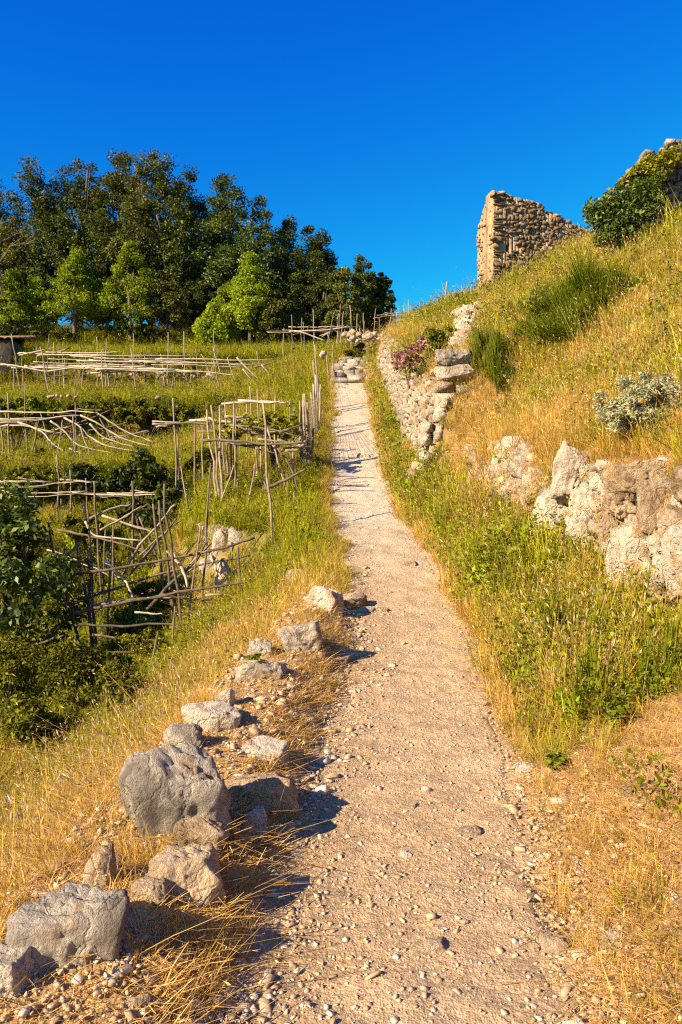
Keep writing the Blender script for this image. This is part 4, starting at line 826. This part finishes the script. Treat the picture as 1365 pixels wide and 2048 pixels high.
# crest fences
trellis('pole_trellis', 'trellis of thin poles under the trees on the crest', 'trellis', 31.5,
        pst(s5, [(85, 240, 83, 490), (150, 260, 145, 420), (228, 195, 238, 380), (365, 240, 300, 490), (435, 215, 405, 500), (397, 230, 390, 440), (478, 175, 490, 440), (530, 230, 512, 380), (568, 225, 580, 430), (657, 197, 630, 360), (545, 330, 560, 440), (440, 330, 460, 440), (25, 330, 28, 470), (420, 165, 395, 430), (360, 440, 370, 600)]),
        [('p', 1.0, .2, s5([(60, 320), (200, 322), (330, 320), (480, 318)])), ('p', 1.0, 0, s5([(60, 350), (290, 345), (400, 330), (470, 315)])), ('p', 1.3, -.2, s5([(100, 348), (200, 372), (310, 417)])), ('d', .9, .2, s5([(60, 340), (180, 352), (330, 335)])), ('p', .9, 0, s5([(300, 380), (350, 350), (420, 310)])), ('w', 1.0, 0, s5([(545, 320), (562, 340), (585, 362)]))], .034, .034, (28, 36))
trellis('pole_trellis', 'grey pole trellis standing against the sky on the crest', 'trellis', 33.5,
        pst(s5, [(760, 195, 740, 345), (775, 270, 772, 380), (915, 175, 880, 330), (1060, 165, 1030, 290), (935, 215, 925, 280), (800, 220, 802, 310)]),
        [('w', 1.0, .2, s5([(690, 240), (770, 228), (900, 215)])), ('w', 1.1, 0, s5([(770, 240), (840, 255), (920, 272)])), ('d', 1.1, .1, s5([(780, 285), (880, 298), (1000, 300)])), ('d', 1.1, .1, s5([(920, 212), (980, 240), (1035, 262)])), ('w', .9, .3, s5([(920, 245), (1000, 215)]))], .036, .036, (29, 38))
pl = thing('pole', 'tall lone pole leaning against the sky left of the ruin', 'pole', tuple(P(888, 616, 24)))
part('shaft', wob(tuple(P(887, 630, 24)), tuple(P(895, 563, 24)), 6, .02), .03, .02, WOOD, pl)
# vines on the path trellis
VG = 'vines on the trellises'
bush('grapevine', 'yellow green vine leaves spread over the trellis by the path', 495, 815, 612, 890, 14.6, L_VINE, 1500, .09, 40, .3, 'vine', VG, depth=1.2)
bush('grapevine', 'vine leaves at the left corner of the trellis by the path', 432, 838, 500, 880, 14.2, L_VINE, 700, .09, 24, .3, 'vine', VG)
bush('grapevine', 'vine leaves hanging on the left end of the curved pole trellis', 0, 815, 60, 880, 20.3, L_VINE, 700, .11, 24, .3, 'vine', VG)
# tiled shed at the left edge
sh = thing('shed', 'small shed with a brown tiled roof at the left edge', 'shed', tuple(P(0, 720, 34)))
mb = MB(); c = P(-40, 700, 34.2); V = [(c.x-1.6, 33.6, 6.5), (c.x+1.55, 33.6, 6.5), (c.x+1.55, 36, 6.5), (c.x-1.6, 36, 6.5)]; zt = zf(682, 33.8)
V = V+[(a, b, zt) for a, b, _ in V]; mb.add(V, [[0, 1, 5, 4], [1, 2, 6, 5], [2, 3, 7, 6], [3, 0, 4, 7], [4, 5, 6, 7]]); o = mb.build('wall', BARK, sh, False); o.data.transform(__import__('mathutils').Matrix.Translation(-Vector(sh.location)))
rf = None
me_t = None
for r in range(5):
    for q in range(12):
        x = c.x-1.75+q*.30; y = 33.4+r*.55; z = zt+.02+r*.13-.0
        mb = MB(); th = np.linspace(0, PI, 6)
        if me_t is None:
            V = [(math.cos(a)*.16, 0, math.sin(a)*.09) for a in th]+[(math.cos(a)*.14, .62, math.sin(a)*.08+.15) for a in th]+[(math.cos(a)*.13, 0, math.sin(a)*.06) for a in th]
            Q = [[i, i+1, i+7, i+6] for i in range(5)]+[[i+12, i, i+6, i+6] for i in range(0)]+[[i+12, i+13, i+1, i] for i in range(5)]
            me_t = mesh_np('roof_tile', V, Q, True, mats=[TILE])
        o = link('roof_tile', me_t, sh, Vector((x, y, z))-sh.location)

# ------------------------------------------------------------------ grass, straw, pebbles (geometry nodes scatter)
def blade_clump(n, h, spread, width, lean, heads=0, head_mat=1, seed=0, droop=.3, hsize=.05, twig=0):
    r_ = np.random.default_rng(seed); V = []; T = []; t_ = []; rr = []; mi = []
    for i in range(n):
        a = r_.uniform(0, 2*PI); rad = spread*math.sqrt(r_.random()); b = np.array([math.cos(a)*rad, math.sin(a)*rad, -.03]); L = h*r_.uniform(.5, 1.1)
        d = np.array([math.cos(a), math.sin(a), 0])*.5+r_.normal(0, .6, 3)*np.array([1, 1, 0]); ln = abs(r_.normal(0, lean))
        p1 = b+np.array([0, 0, L*.5])+d*ln*L*.35; p2 = b+np.array([0, 0, L*(1-droop*ln)])+d*ln*L
        s = np.array([-d[1], d[0], 0]); s = s/(np.linalg.norm(s)+1e-6)*width*r_.uniform(.6, 1.3)*.5; k = len(V); rn = r_.random()
        V += [b-s, b+s, p1+s*.8, p1-s*.8, p2+s*.25, p2-s*.25]; t_ += [0, 0, .5, .5, 1, 1]
        T += [[k, k+1, k+2, k+3], [k+3, k+2, k+4, k+5]]; rr += [rn, rn]; mi += [0, 0]
        if i < heads:
            dd = p2-p1; dd /= np.linalg.norm(dd); hl = hsize*r_.uniform(.7, 1.4); hw = hl*.16
            for ax in (np.cross(dd, [1, .2, 0]), np.cross(dd, [0, 1, .2])):
                ax = ax/(np.linalg.norm(ax)+1e-6); k = len(V)
                V += [p2-dd*.01, p2+dd*hl*.4+ax*hw, p2+dd*hl, p2+dd*hl*.4-ax*hw]; t_ += [0, .5, 1, .5]; T += [[k, k+1, k+2, k+3]]; rr += [rn]; mi += [1]
    return np.array(V), np.array(T), np.array(t_), np.array(rr), np.array(mi)
def clump_coll(name, specs):
    c = bpy.data.collections.new(name)
    for i, (mats, kw) in enumerate(specs):
        V, T, t_, rr, mi = blade_clump(seed=i*13+len(name), **kw)
        me = mesh_np(name, V, T, False, {'rnd': rr}, {'t': t_}, mats, mi); o = bpy.data.objects.new(name+'_clump', me); c.objects.link(o)
    return c
def scatter(name, label, pts, rot, sc, coll):
    me = bpy.data.meshes.new(name); n = len(pts); me.vertices.add(n); me.vertices.foreach_set('co', np.asarray(pts, np.float32).ravel())
    me.attributes.new('rot', 'FLOAT_VECTOR', 'POINT').data.foreach_set('vector', np.asarray(rot, np.float32).ravel())
    me.attributes.new('sc', 'FLOAT_VECTOR', 'POINT').data.foreach_set('vector', np.asarray(sc, np.float32).ravel())
    o = link(name, me); tag(o, label, kind='stuff')
    ng = bpy.data.node_groups.new(name+'_scatter', 'GeometryNodeTree')
    ng.interface.new_socket('Geometry', in_out='INPUT', socket_type='NodeSocketGeometry'); ng.interface.new_socket('Geometry', in_out='OUTPUT', socket_type='NodeSocketGeometry')
    gi = ng.nodes.new('NodeGroupInput'); go = ng.nodes.new('NodeGroupOutput'); ip = ng.nodes.new('GeometryNodeInstanceOnPoints'); ci = ng.nodes.new('GeometryNodeCollectionInfo')
    ci.inputs[0].default_value = coll; ci.inputs[1].default_value = True; ci.inputs[2].default_value = True
    a = ng.nodes.new('GeometryNodeInputNamedAttribute'); a.data_type = 'FLOAT_VECTOR'; a.inputs[0].default_value = 'rot'
    b = ng.nodes.new('GeometryNodeInputNamedAttribute'); b.data_type = 'FLOAT_VECTOR'; b.inputs[0].default_value = 'sc'
    L = ng.links; L.new(gi.outputs[0], ip.inputs['Points']); L.new(ci.outputs[0], ip.inputs['Instance']); ip.inputs['Pick Instance'].default_value = True
    L.new(a.outputs[0], ip.inputs['Rotation']); L.new(b.outputs[0], ip.inputs['Scale']); L.new(ip.outputs[0], go.inputs[0])
    md = o.modifiers.new('scatter', 'NODES'); md.node_group = ng; return o
def sample(n, ya, yb, pw, side=None):
    """points over the seen ground, thinning with distance"""
    v = rng.random(n); y = (ya**pw+(yb**pw-ya**pw)*v)**(1/pw)
    x = rng.uniform(-.47, .47, n)*y + rng.uniform(-1.2, 1.2, n)
    return x, y
def slope(x, y):
    e = .08; return np.hypot((H(x+e, y)-H(x-e, y))/(2*e), (H(x, y+e)-H(x, y-e))/(2*e))
def place(x, y, smin, smax, tilt=.18, grow=.0, cut=0):
    n = len(x); s = (smin*.8+(smax-smin)*1.35*rng.random(n)**1.6)*(1+grow*np.maximum(y-8, 0))*(1-cut); z = H(x, y)-.01
    rot = np.c_[rng.normal(0, tilt, n), rng.normal(0, tilt, n), rng.uniform(0, 2*PI, n)]
    sz = s*rng.uniform(.75, 1.25, n); return np.c_[x, y, z], rot, np.c_[s, s, sz]
def feats(x, y):
    xl, xr = PE(y); xb = SB(y)[0]; u1 = RB(y)[0]
    return x-xr, xl-x, xb-x, u1
def forb_coll(name, specs):
    c = bpy.data.collections.new(name)
    for i, (mat, n, h, k, ls, asp) in enumerate(specs):
        r_ = np.random.default_rng(70+i); C = []
        for j in range(n):
            a = r_.uniform(0, 6.28); q = np.array([math.cos(a), math.sin(a), 0])*r_.uniform(.2, .8)*h; hh = h*r_.uniform(.5, 1.05)
            for m_ in range(k): t = r_.uniform(.15, 1); C.append(q*(.25+.75*t)+np.array([0, 0, hh*t])+r_.normal(0, .03*h+.006, 3))
        V, Q, r = leaf_cards(np.array(C), ls, .9, i, asp); o = bpy.data.objects.new(name+'_clump', mesh_np(name, V, Q, False, {'rnd': r}, mats=[mat])); c.objects.link(o)
    return c
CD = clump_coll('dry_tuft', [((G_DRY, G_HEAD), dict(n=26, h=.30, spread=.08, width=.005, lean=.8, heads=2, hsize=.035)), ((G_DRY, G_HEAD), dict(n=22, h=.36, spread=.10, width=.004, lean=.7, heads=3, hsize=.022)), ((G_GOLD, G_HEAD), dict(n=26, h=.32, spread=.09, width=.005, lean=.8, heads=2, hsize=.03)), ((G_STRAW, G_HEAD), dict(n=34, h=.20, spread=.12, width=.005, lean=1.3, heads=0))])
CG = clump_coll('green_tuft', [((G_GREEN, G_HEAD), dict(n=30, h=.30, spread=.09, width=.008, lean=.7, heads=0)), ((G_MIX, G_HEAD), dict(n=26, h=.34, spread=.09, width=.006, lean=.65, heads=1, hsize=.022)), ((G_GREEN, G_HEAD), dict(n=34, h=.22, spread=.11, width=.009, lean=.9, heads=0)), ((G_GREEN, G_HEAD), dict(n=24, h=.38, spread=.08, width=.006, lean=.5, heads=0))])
CF = forb_coll('leafy_weeds', [(L_WEED, 9, .30, 9, .030, .4), (L_YOUNG, 8, .24, 10, .036, .5), (L_WEED, 12, .36, 9, .022, .3), (L_BRAMBLE, 9, .26, 10, .035, .55)])
CB = forb_coll('creepers', [(L_BRAMBLE, 10, .30, 12, .06, .6), (L_YOUNG, 9, .28, 11, .055, .55), (L_OAK2, 10, .30, 12, .06, .6)])
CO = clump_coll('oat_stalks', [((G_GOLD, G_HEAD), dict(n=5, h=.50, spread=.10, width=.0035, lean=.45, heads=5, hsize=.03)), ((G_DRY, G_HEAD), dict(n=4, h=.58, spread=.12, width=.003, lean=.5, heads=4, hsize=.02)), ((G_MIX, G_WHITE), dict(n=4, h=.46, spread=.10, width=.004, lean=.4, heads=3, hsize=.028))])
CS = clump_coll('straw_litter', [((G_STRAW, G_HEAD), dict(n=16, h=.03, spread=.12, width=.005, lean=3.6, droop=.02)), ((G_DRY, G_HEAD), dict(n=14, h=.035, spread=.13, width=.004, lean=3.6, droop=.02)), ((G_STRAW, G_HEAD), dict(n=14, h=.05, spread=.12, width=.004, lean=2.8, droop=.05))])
E = np.array(EXC)
def free(x, y):
    ok = np.ones(len(x), bool)
    for ex, ey, rx, ry in E: ok &= ((x-ex)/rx)**2+((y-ey)/ry)**2 > 1
    return ok

# right slope and verge
x, y = sample(170000, 2.0, 34, .75); u, l, bb, u1 = feats(x, y)
D = .7*fbm(x, y, .45, 4, 33.0)+.7*fbm(x, y, 2.2, 3, 71.0); sl_ = slope(x, y)
R_ = (u > .04-.30*np.maximum(fbm(x, y, 1.6, 3, 131.), 0)) & (sl_ < 5.0) & (rng.random(len(x)) < 1-.35*(sl_ > 1.6)) & (x < CR(y)[0]+1.5) & free(x, y)
nearbare = 1-sstep(3.9, 5.9, y+1.0*fbm(x, y, 1.5, 3, 12.)-.35*np.maximum(u-.5, 0))
verge = (u < u1); top_strip = (u > u1+.1) & (u < u1+1.0)
pg = np.where(verge, .54, .46)+D*1.9-.45*top_strip
q = rng.random(len(x)); q2 = rng.random(len(x))
green = R_ & (q < pg) & (q2 > nearbare*.985) & (u > .04+.2*rng.random(len(x)))
dry = R_ & ~green & (q2 > nearbare*.86)
forb = green & (rng.random(len(x)) < np.where(verge, .5, .28)); green &= ~forb
# left bank and terraces
xx, yy = sample(210000, 2.2, 42, .85); uu, ll, bb2, _ = feats(xx, yy); D2 = fbm(xx, yy, .45, 4, 91.0)+.5*fbm(xx, yy, 1.7, 3, 81.0); sl2 = slope(xx, yy)
fr = free(xx, yy); steep = (sl2 > .75) & (yy > 8.5)
edge_dry = (np.abs(yy-24.3) < .5) | (np.abs(yy-33.2) < .5) | (np.abs(yy-40.8) < .8)
Lm = (bb2 > .06) & (sl2 < 4) & fr
pg2 = np.where(yy < 5.5, .22, np.where(yy < 9, .5, .95))+D2*1.3-.6*edge_dry*(xx < -2)
q = rng.random(len(xx)); g2 = Lm & (q < pg2); d2 = Lm & ~g2; spur = steep & (yy < 14.5) & (xx > -3.0) & (yy > 9.5); g2 &= ~(spur & (rng.random(len(xx)) < .75)); d2 &= ~(spur & (rng.random(len(xx)) < .5))
cb2 = Lm & steep & (xx < np.where(yy < 14.5, -3.0, -1.5)) & (rng.random(len(xx)) < .34); g2 &= ~cb2; d2 &= ~cb2
cb3 = g2 & (yy > 9) & (xx < -1.5) & (rng.random(len(xx)) < np.clip(.10+1.6*fbm(xx, yy, .8, 4, 101.), 0, .6)); g2 &= ~cb3
f2 = g2 & (rng.random(len(xx)) < .30); g2 &= ~f2
# strip between the path and the boulders / fence
S_ = (ll > .05-.4*np.maximum(fbm(xx, yy, 1.6, 3, 141.), 0)*(yy > 7)) & (bb2 < .06) & fr; keep = rng.random(len(xx)); near = yy <= 7.5
sg = S_ & (yy > 8.2) & (keep < .45); sd_ = S_ & ((~near & (keep >= .4)) | (near & (keep < .62*sstep(-.1, .2, fbm(xx, yy, 2.2, 3, 15.)))))
def cat3(*a): return tuple(np.concatenate(p) for p in zip(*a))
hl = np.where(yy < 6, .85, .62)
scatter('green_grass', 'green and olive grass over the slopes and terraces', *cat3(place(x[green], y[green], .5, 1.0, .2, .025, cut=-.85*sstep(.1, .3, fbm(x[green], y[green], 1.2, 3, 161.))), place(xx[g2], yy[g2], .45, .95, .2, .028), place(xx[sg], yy[sg], .3, .65, .25, .02)), CG)
scatter('dry_grass', 'dry golden grass over the right bank and path edges', *cat3(place(x[dry], y[dry], .4, .95, .25, .022, cut=.5*nearbare[dry]-.7*sstep(.1, .3, fbm(x[dry], y[dry], 1.1, 3, 151.))*(1-nearbare[dry])), place(xx[d2], yy[d2], .5, 1.05, .25, .025), place(xx[sd_ & ~near], yy[sd_ & ~near], .3, .7, .3, .02), place(xx[sd_ & near], yy[sd_ & near], .20, .42, .5)), CD)
scatter('leafy_weeds', 'leafy weeds mixed into the grass', *cat3(place(x[forb], y[forb], .6, 1.3, .2, .03, cut=-.6*sstep(.08, .3, fbm(x[forb], y[forb], 1.2, 3, 171.))), place(xx[f2], yy[f2], .5, 1.1, .2, .03)), CF)
scatter('creeping_foliage', 'dark creeping foliage covering the terrace banks', *cat3(place(xx[cb2], yy[cb2], .45, 1.0, .3, .02), place(xx[cb3], yy[cb3], .3, .75, .3, .02)), CB)
print('n', green.sum(), g2.sum(), dry.sum(), d2.sum(), forb.sum(), f2.sum(), cb2.sum())
x, y = sample(24000, 2.3, 26, .6); u, l, bb, u1 = feats(x, y); sl_ = slope(x, y)
k = ((u > .25) & (y > 4.6) & (sl_ < 2) & (x < CR(y)[0]) | ((bb > .15) & (y < 8))) & free(x, y)
A = place(x[k], y[k], .5, 1.15, .25, .015); scatter('seeding_grass', 'tall seeding grass stalks with pale heads', *A, CO)
x, y = sample(130000, 1.8, 14, .6); u, l, bb, u1 = feats(x, y); q = rng.random(len(x)); pt_ = sstep(-.2, .15, fbm(x, y, 1.6, 3, 19.))
k = ((u > -.12) & (q < sstep(-.12, .35, u)*(1-.6*sstep(5, 8, y))*(.45+.55*sstep(-.25, .05, fbm(x, y, 2.4, 3, 29.))))) | ((l > -.02) & (bb < .1) & (q < .75*sstep(-.05, .3, l)*(.25+.75*pt_)))
A = place(x[k], y[k], .55, 1.25, .12); scatter('straw_litter', 'dry straw lying on the bank and path edges', *A, CS)
# pebbles
def mat_pebble(name, c0, c1):
    m, nt = nodes(name); oi = N(nt, 'ShaderNodeObjectInfo'); g = N(nt, 'ShaderNodeNewGeometry').outputs['Position']
    col = ramp(nt, oi.outputs['Random'], [(0, c0), (1, c1)]); col = mixc(nt, .5, col, ramp(nt, noise(nt, 60, 4, .7, g), [(.35, (.75, .75, .75)), (.65, (1.2, 1.2, 1.2))]), 'MULTIPLY')
    finish(nt, col, .9, None); return m
PB = [mat_pebble('pebble_tan', (.28, .20, .12), (.46, .34, .22)), mat_pebble('pebble_pale', (.32, .26, .19), (.58, .50, .40)), mat_pebble('pebble_grey', (.20, .175, .145), (.36, .32, .27))]
cp = bpy.data.collections.new('pebbles')
for i, (mt, dm) in enumerate([(R_TAN, (1, .8, .6)), (R_WHITE, (1, .7, .5)), (R_WALL, (1, .85, .65)), (R_TAN, (1.2, .7, .5)), (R_WHITE, (.9, .9, .6)), (R_TAN, (1.1, .8, .45)), (R_WALL, (1, .8, .7))]):
    cp.objects.link(bpy.data.objects.new('pebble', mesh_np('pebble', HULLS[i+3][0]*np.array(dm)*np.array([1.5, 1.5, 1.15]), HULLS[i+3][1], False, mats=[PB[0 if mt is R_TAN else 1 if mt is R_WHITE else 2 if i % 2 else 0]])))
x, y = sample(200000, 1.8, 24, .4); u, l, bb, u1 = feats(x, y); q = rng.random(len(x))
xl, xr = PE(y); dl = x-xl; dr = xr-x
edge = np.maximum(1-sstep(-.05, .40, dl)*1.0, 1-sstep(-.1, .28, dr)); patch = sstep(-.12, .3, fbm(x, y, 2.0, 4, 61.0))
k = (u < .45) & (bb < .05) & (q < .16+.30*edge*sstep(-.2, .15, fbm(x, y, 1.4, 3, 62.))+.24*patch*sstep(-.1, .2, fbm(x, y, 4.0, 3, 63.))) & ~((u > .1) & (q > .12)) & ~((l > .3) & (q > .25))
x, y, edge = x[k], y[k], edge[k]; n = len(x); s = .0035+.012*rng.random(n)**4+.010*edge*rng.random(n)**2; big = rng.random(n) < .012; rub = (x-PE(y)[0] < .45+.3*fbm(x, y, 1.2, 3, 8.)) & (y > 4) & (y < 10) & (rng.random(n) < .10); s = np.where(big, s*2.0, s); s = np.where(rub, s*2.4, s); s *= 1+.05*np.maximum(y-5, 0)
Zp = PATHZ(x, y)
pts = np.c_[x, y, Zp+s*.12]; rot = rng.uniform(0, 6.28, (n, 3))*np.array([.08, .08, 1]); sc_ = s[:, None]*rng.uniform(.7, 1.3, (n, 3))
print('pebbles', n)
scatter('gravel', 'loose grey and tan gravel along the path', pts, rot, sc_, cp)
x, y = sample(60000, 2.0, 11, .5); u, l, bb, u1 = feats(x, y); n2 = fbm(x, y, 1.7, 4, 88.0)
k = (((l > -.18) & (bb < .03) & (rng.random(len(x)) < .03+.42*np.maximum(n2, 0)+.16*sstep(4.5, 6, y)*(1-sstep(8, 9, y)))) | ((u > -.1) & (u < .5) & (y < 4.5) & (rng.random(len(x)) < .02+.22*np.maximum(n2, 0)))) & free(x, y)
x, y = x[k], y[k]; n = len(x); s_ = .008+.042*rng.random(n)**4.5; dims = s_[:, None]*rng.uniform(.7, 1.3, (n, 3))*np.array([1.2, 1, .7])
scatter('rubble', 'broken stone rubble on the strip between the path and the boulders', np.c_[x, y, np.maximum(H(x, y), PATHZ(x, y)-.02)+s_*.12], np.c_[rng.normal(0, .2, (n, 2)), rng.uniform(0, 6.28, n)], dims, cp)
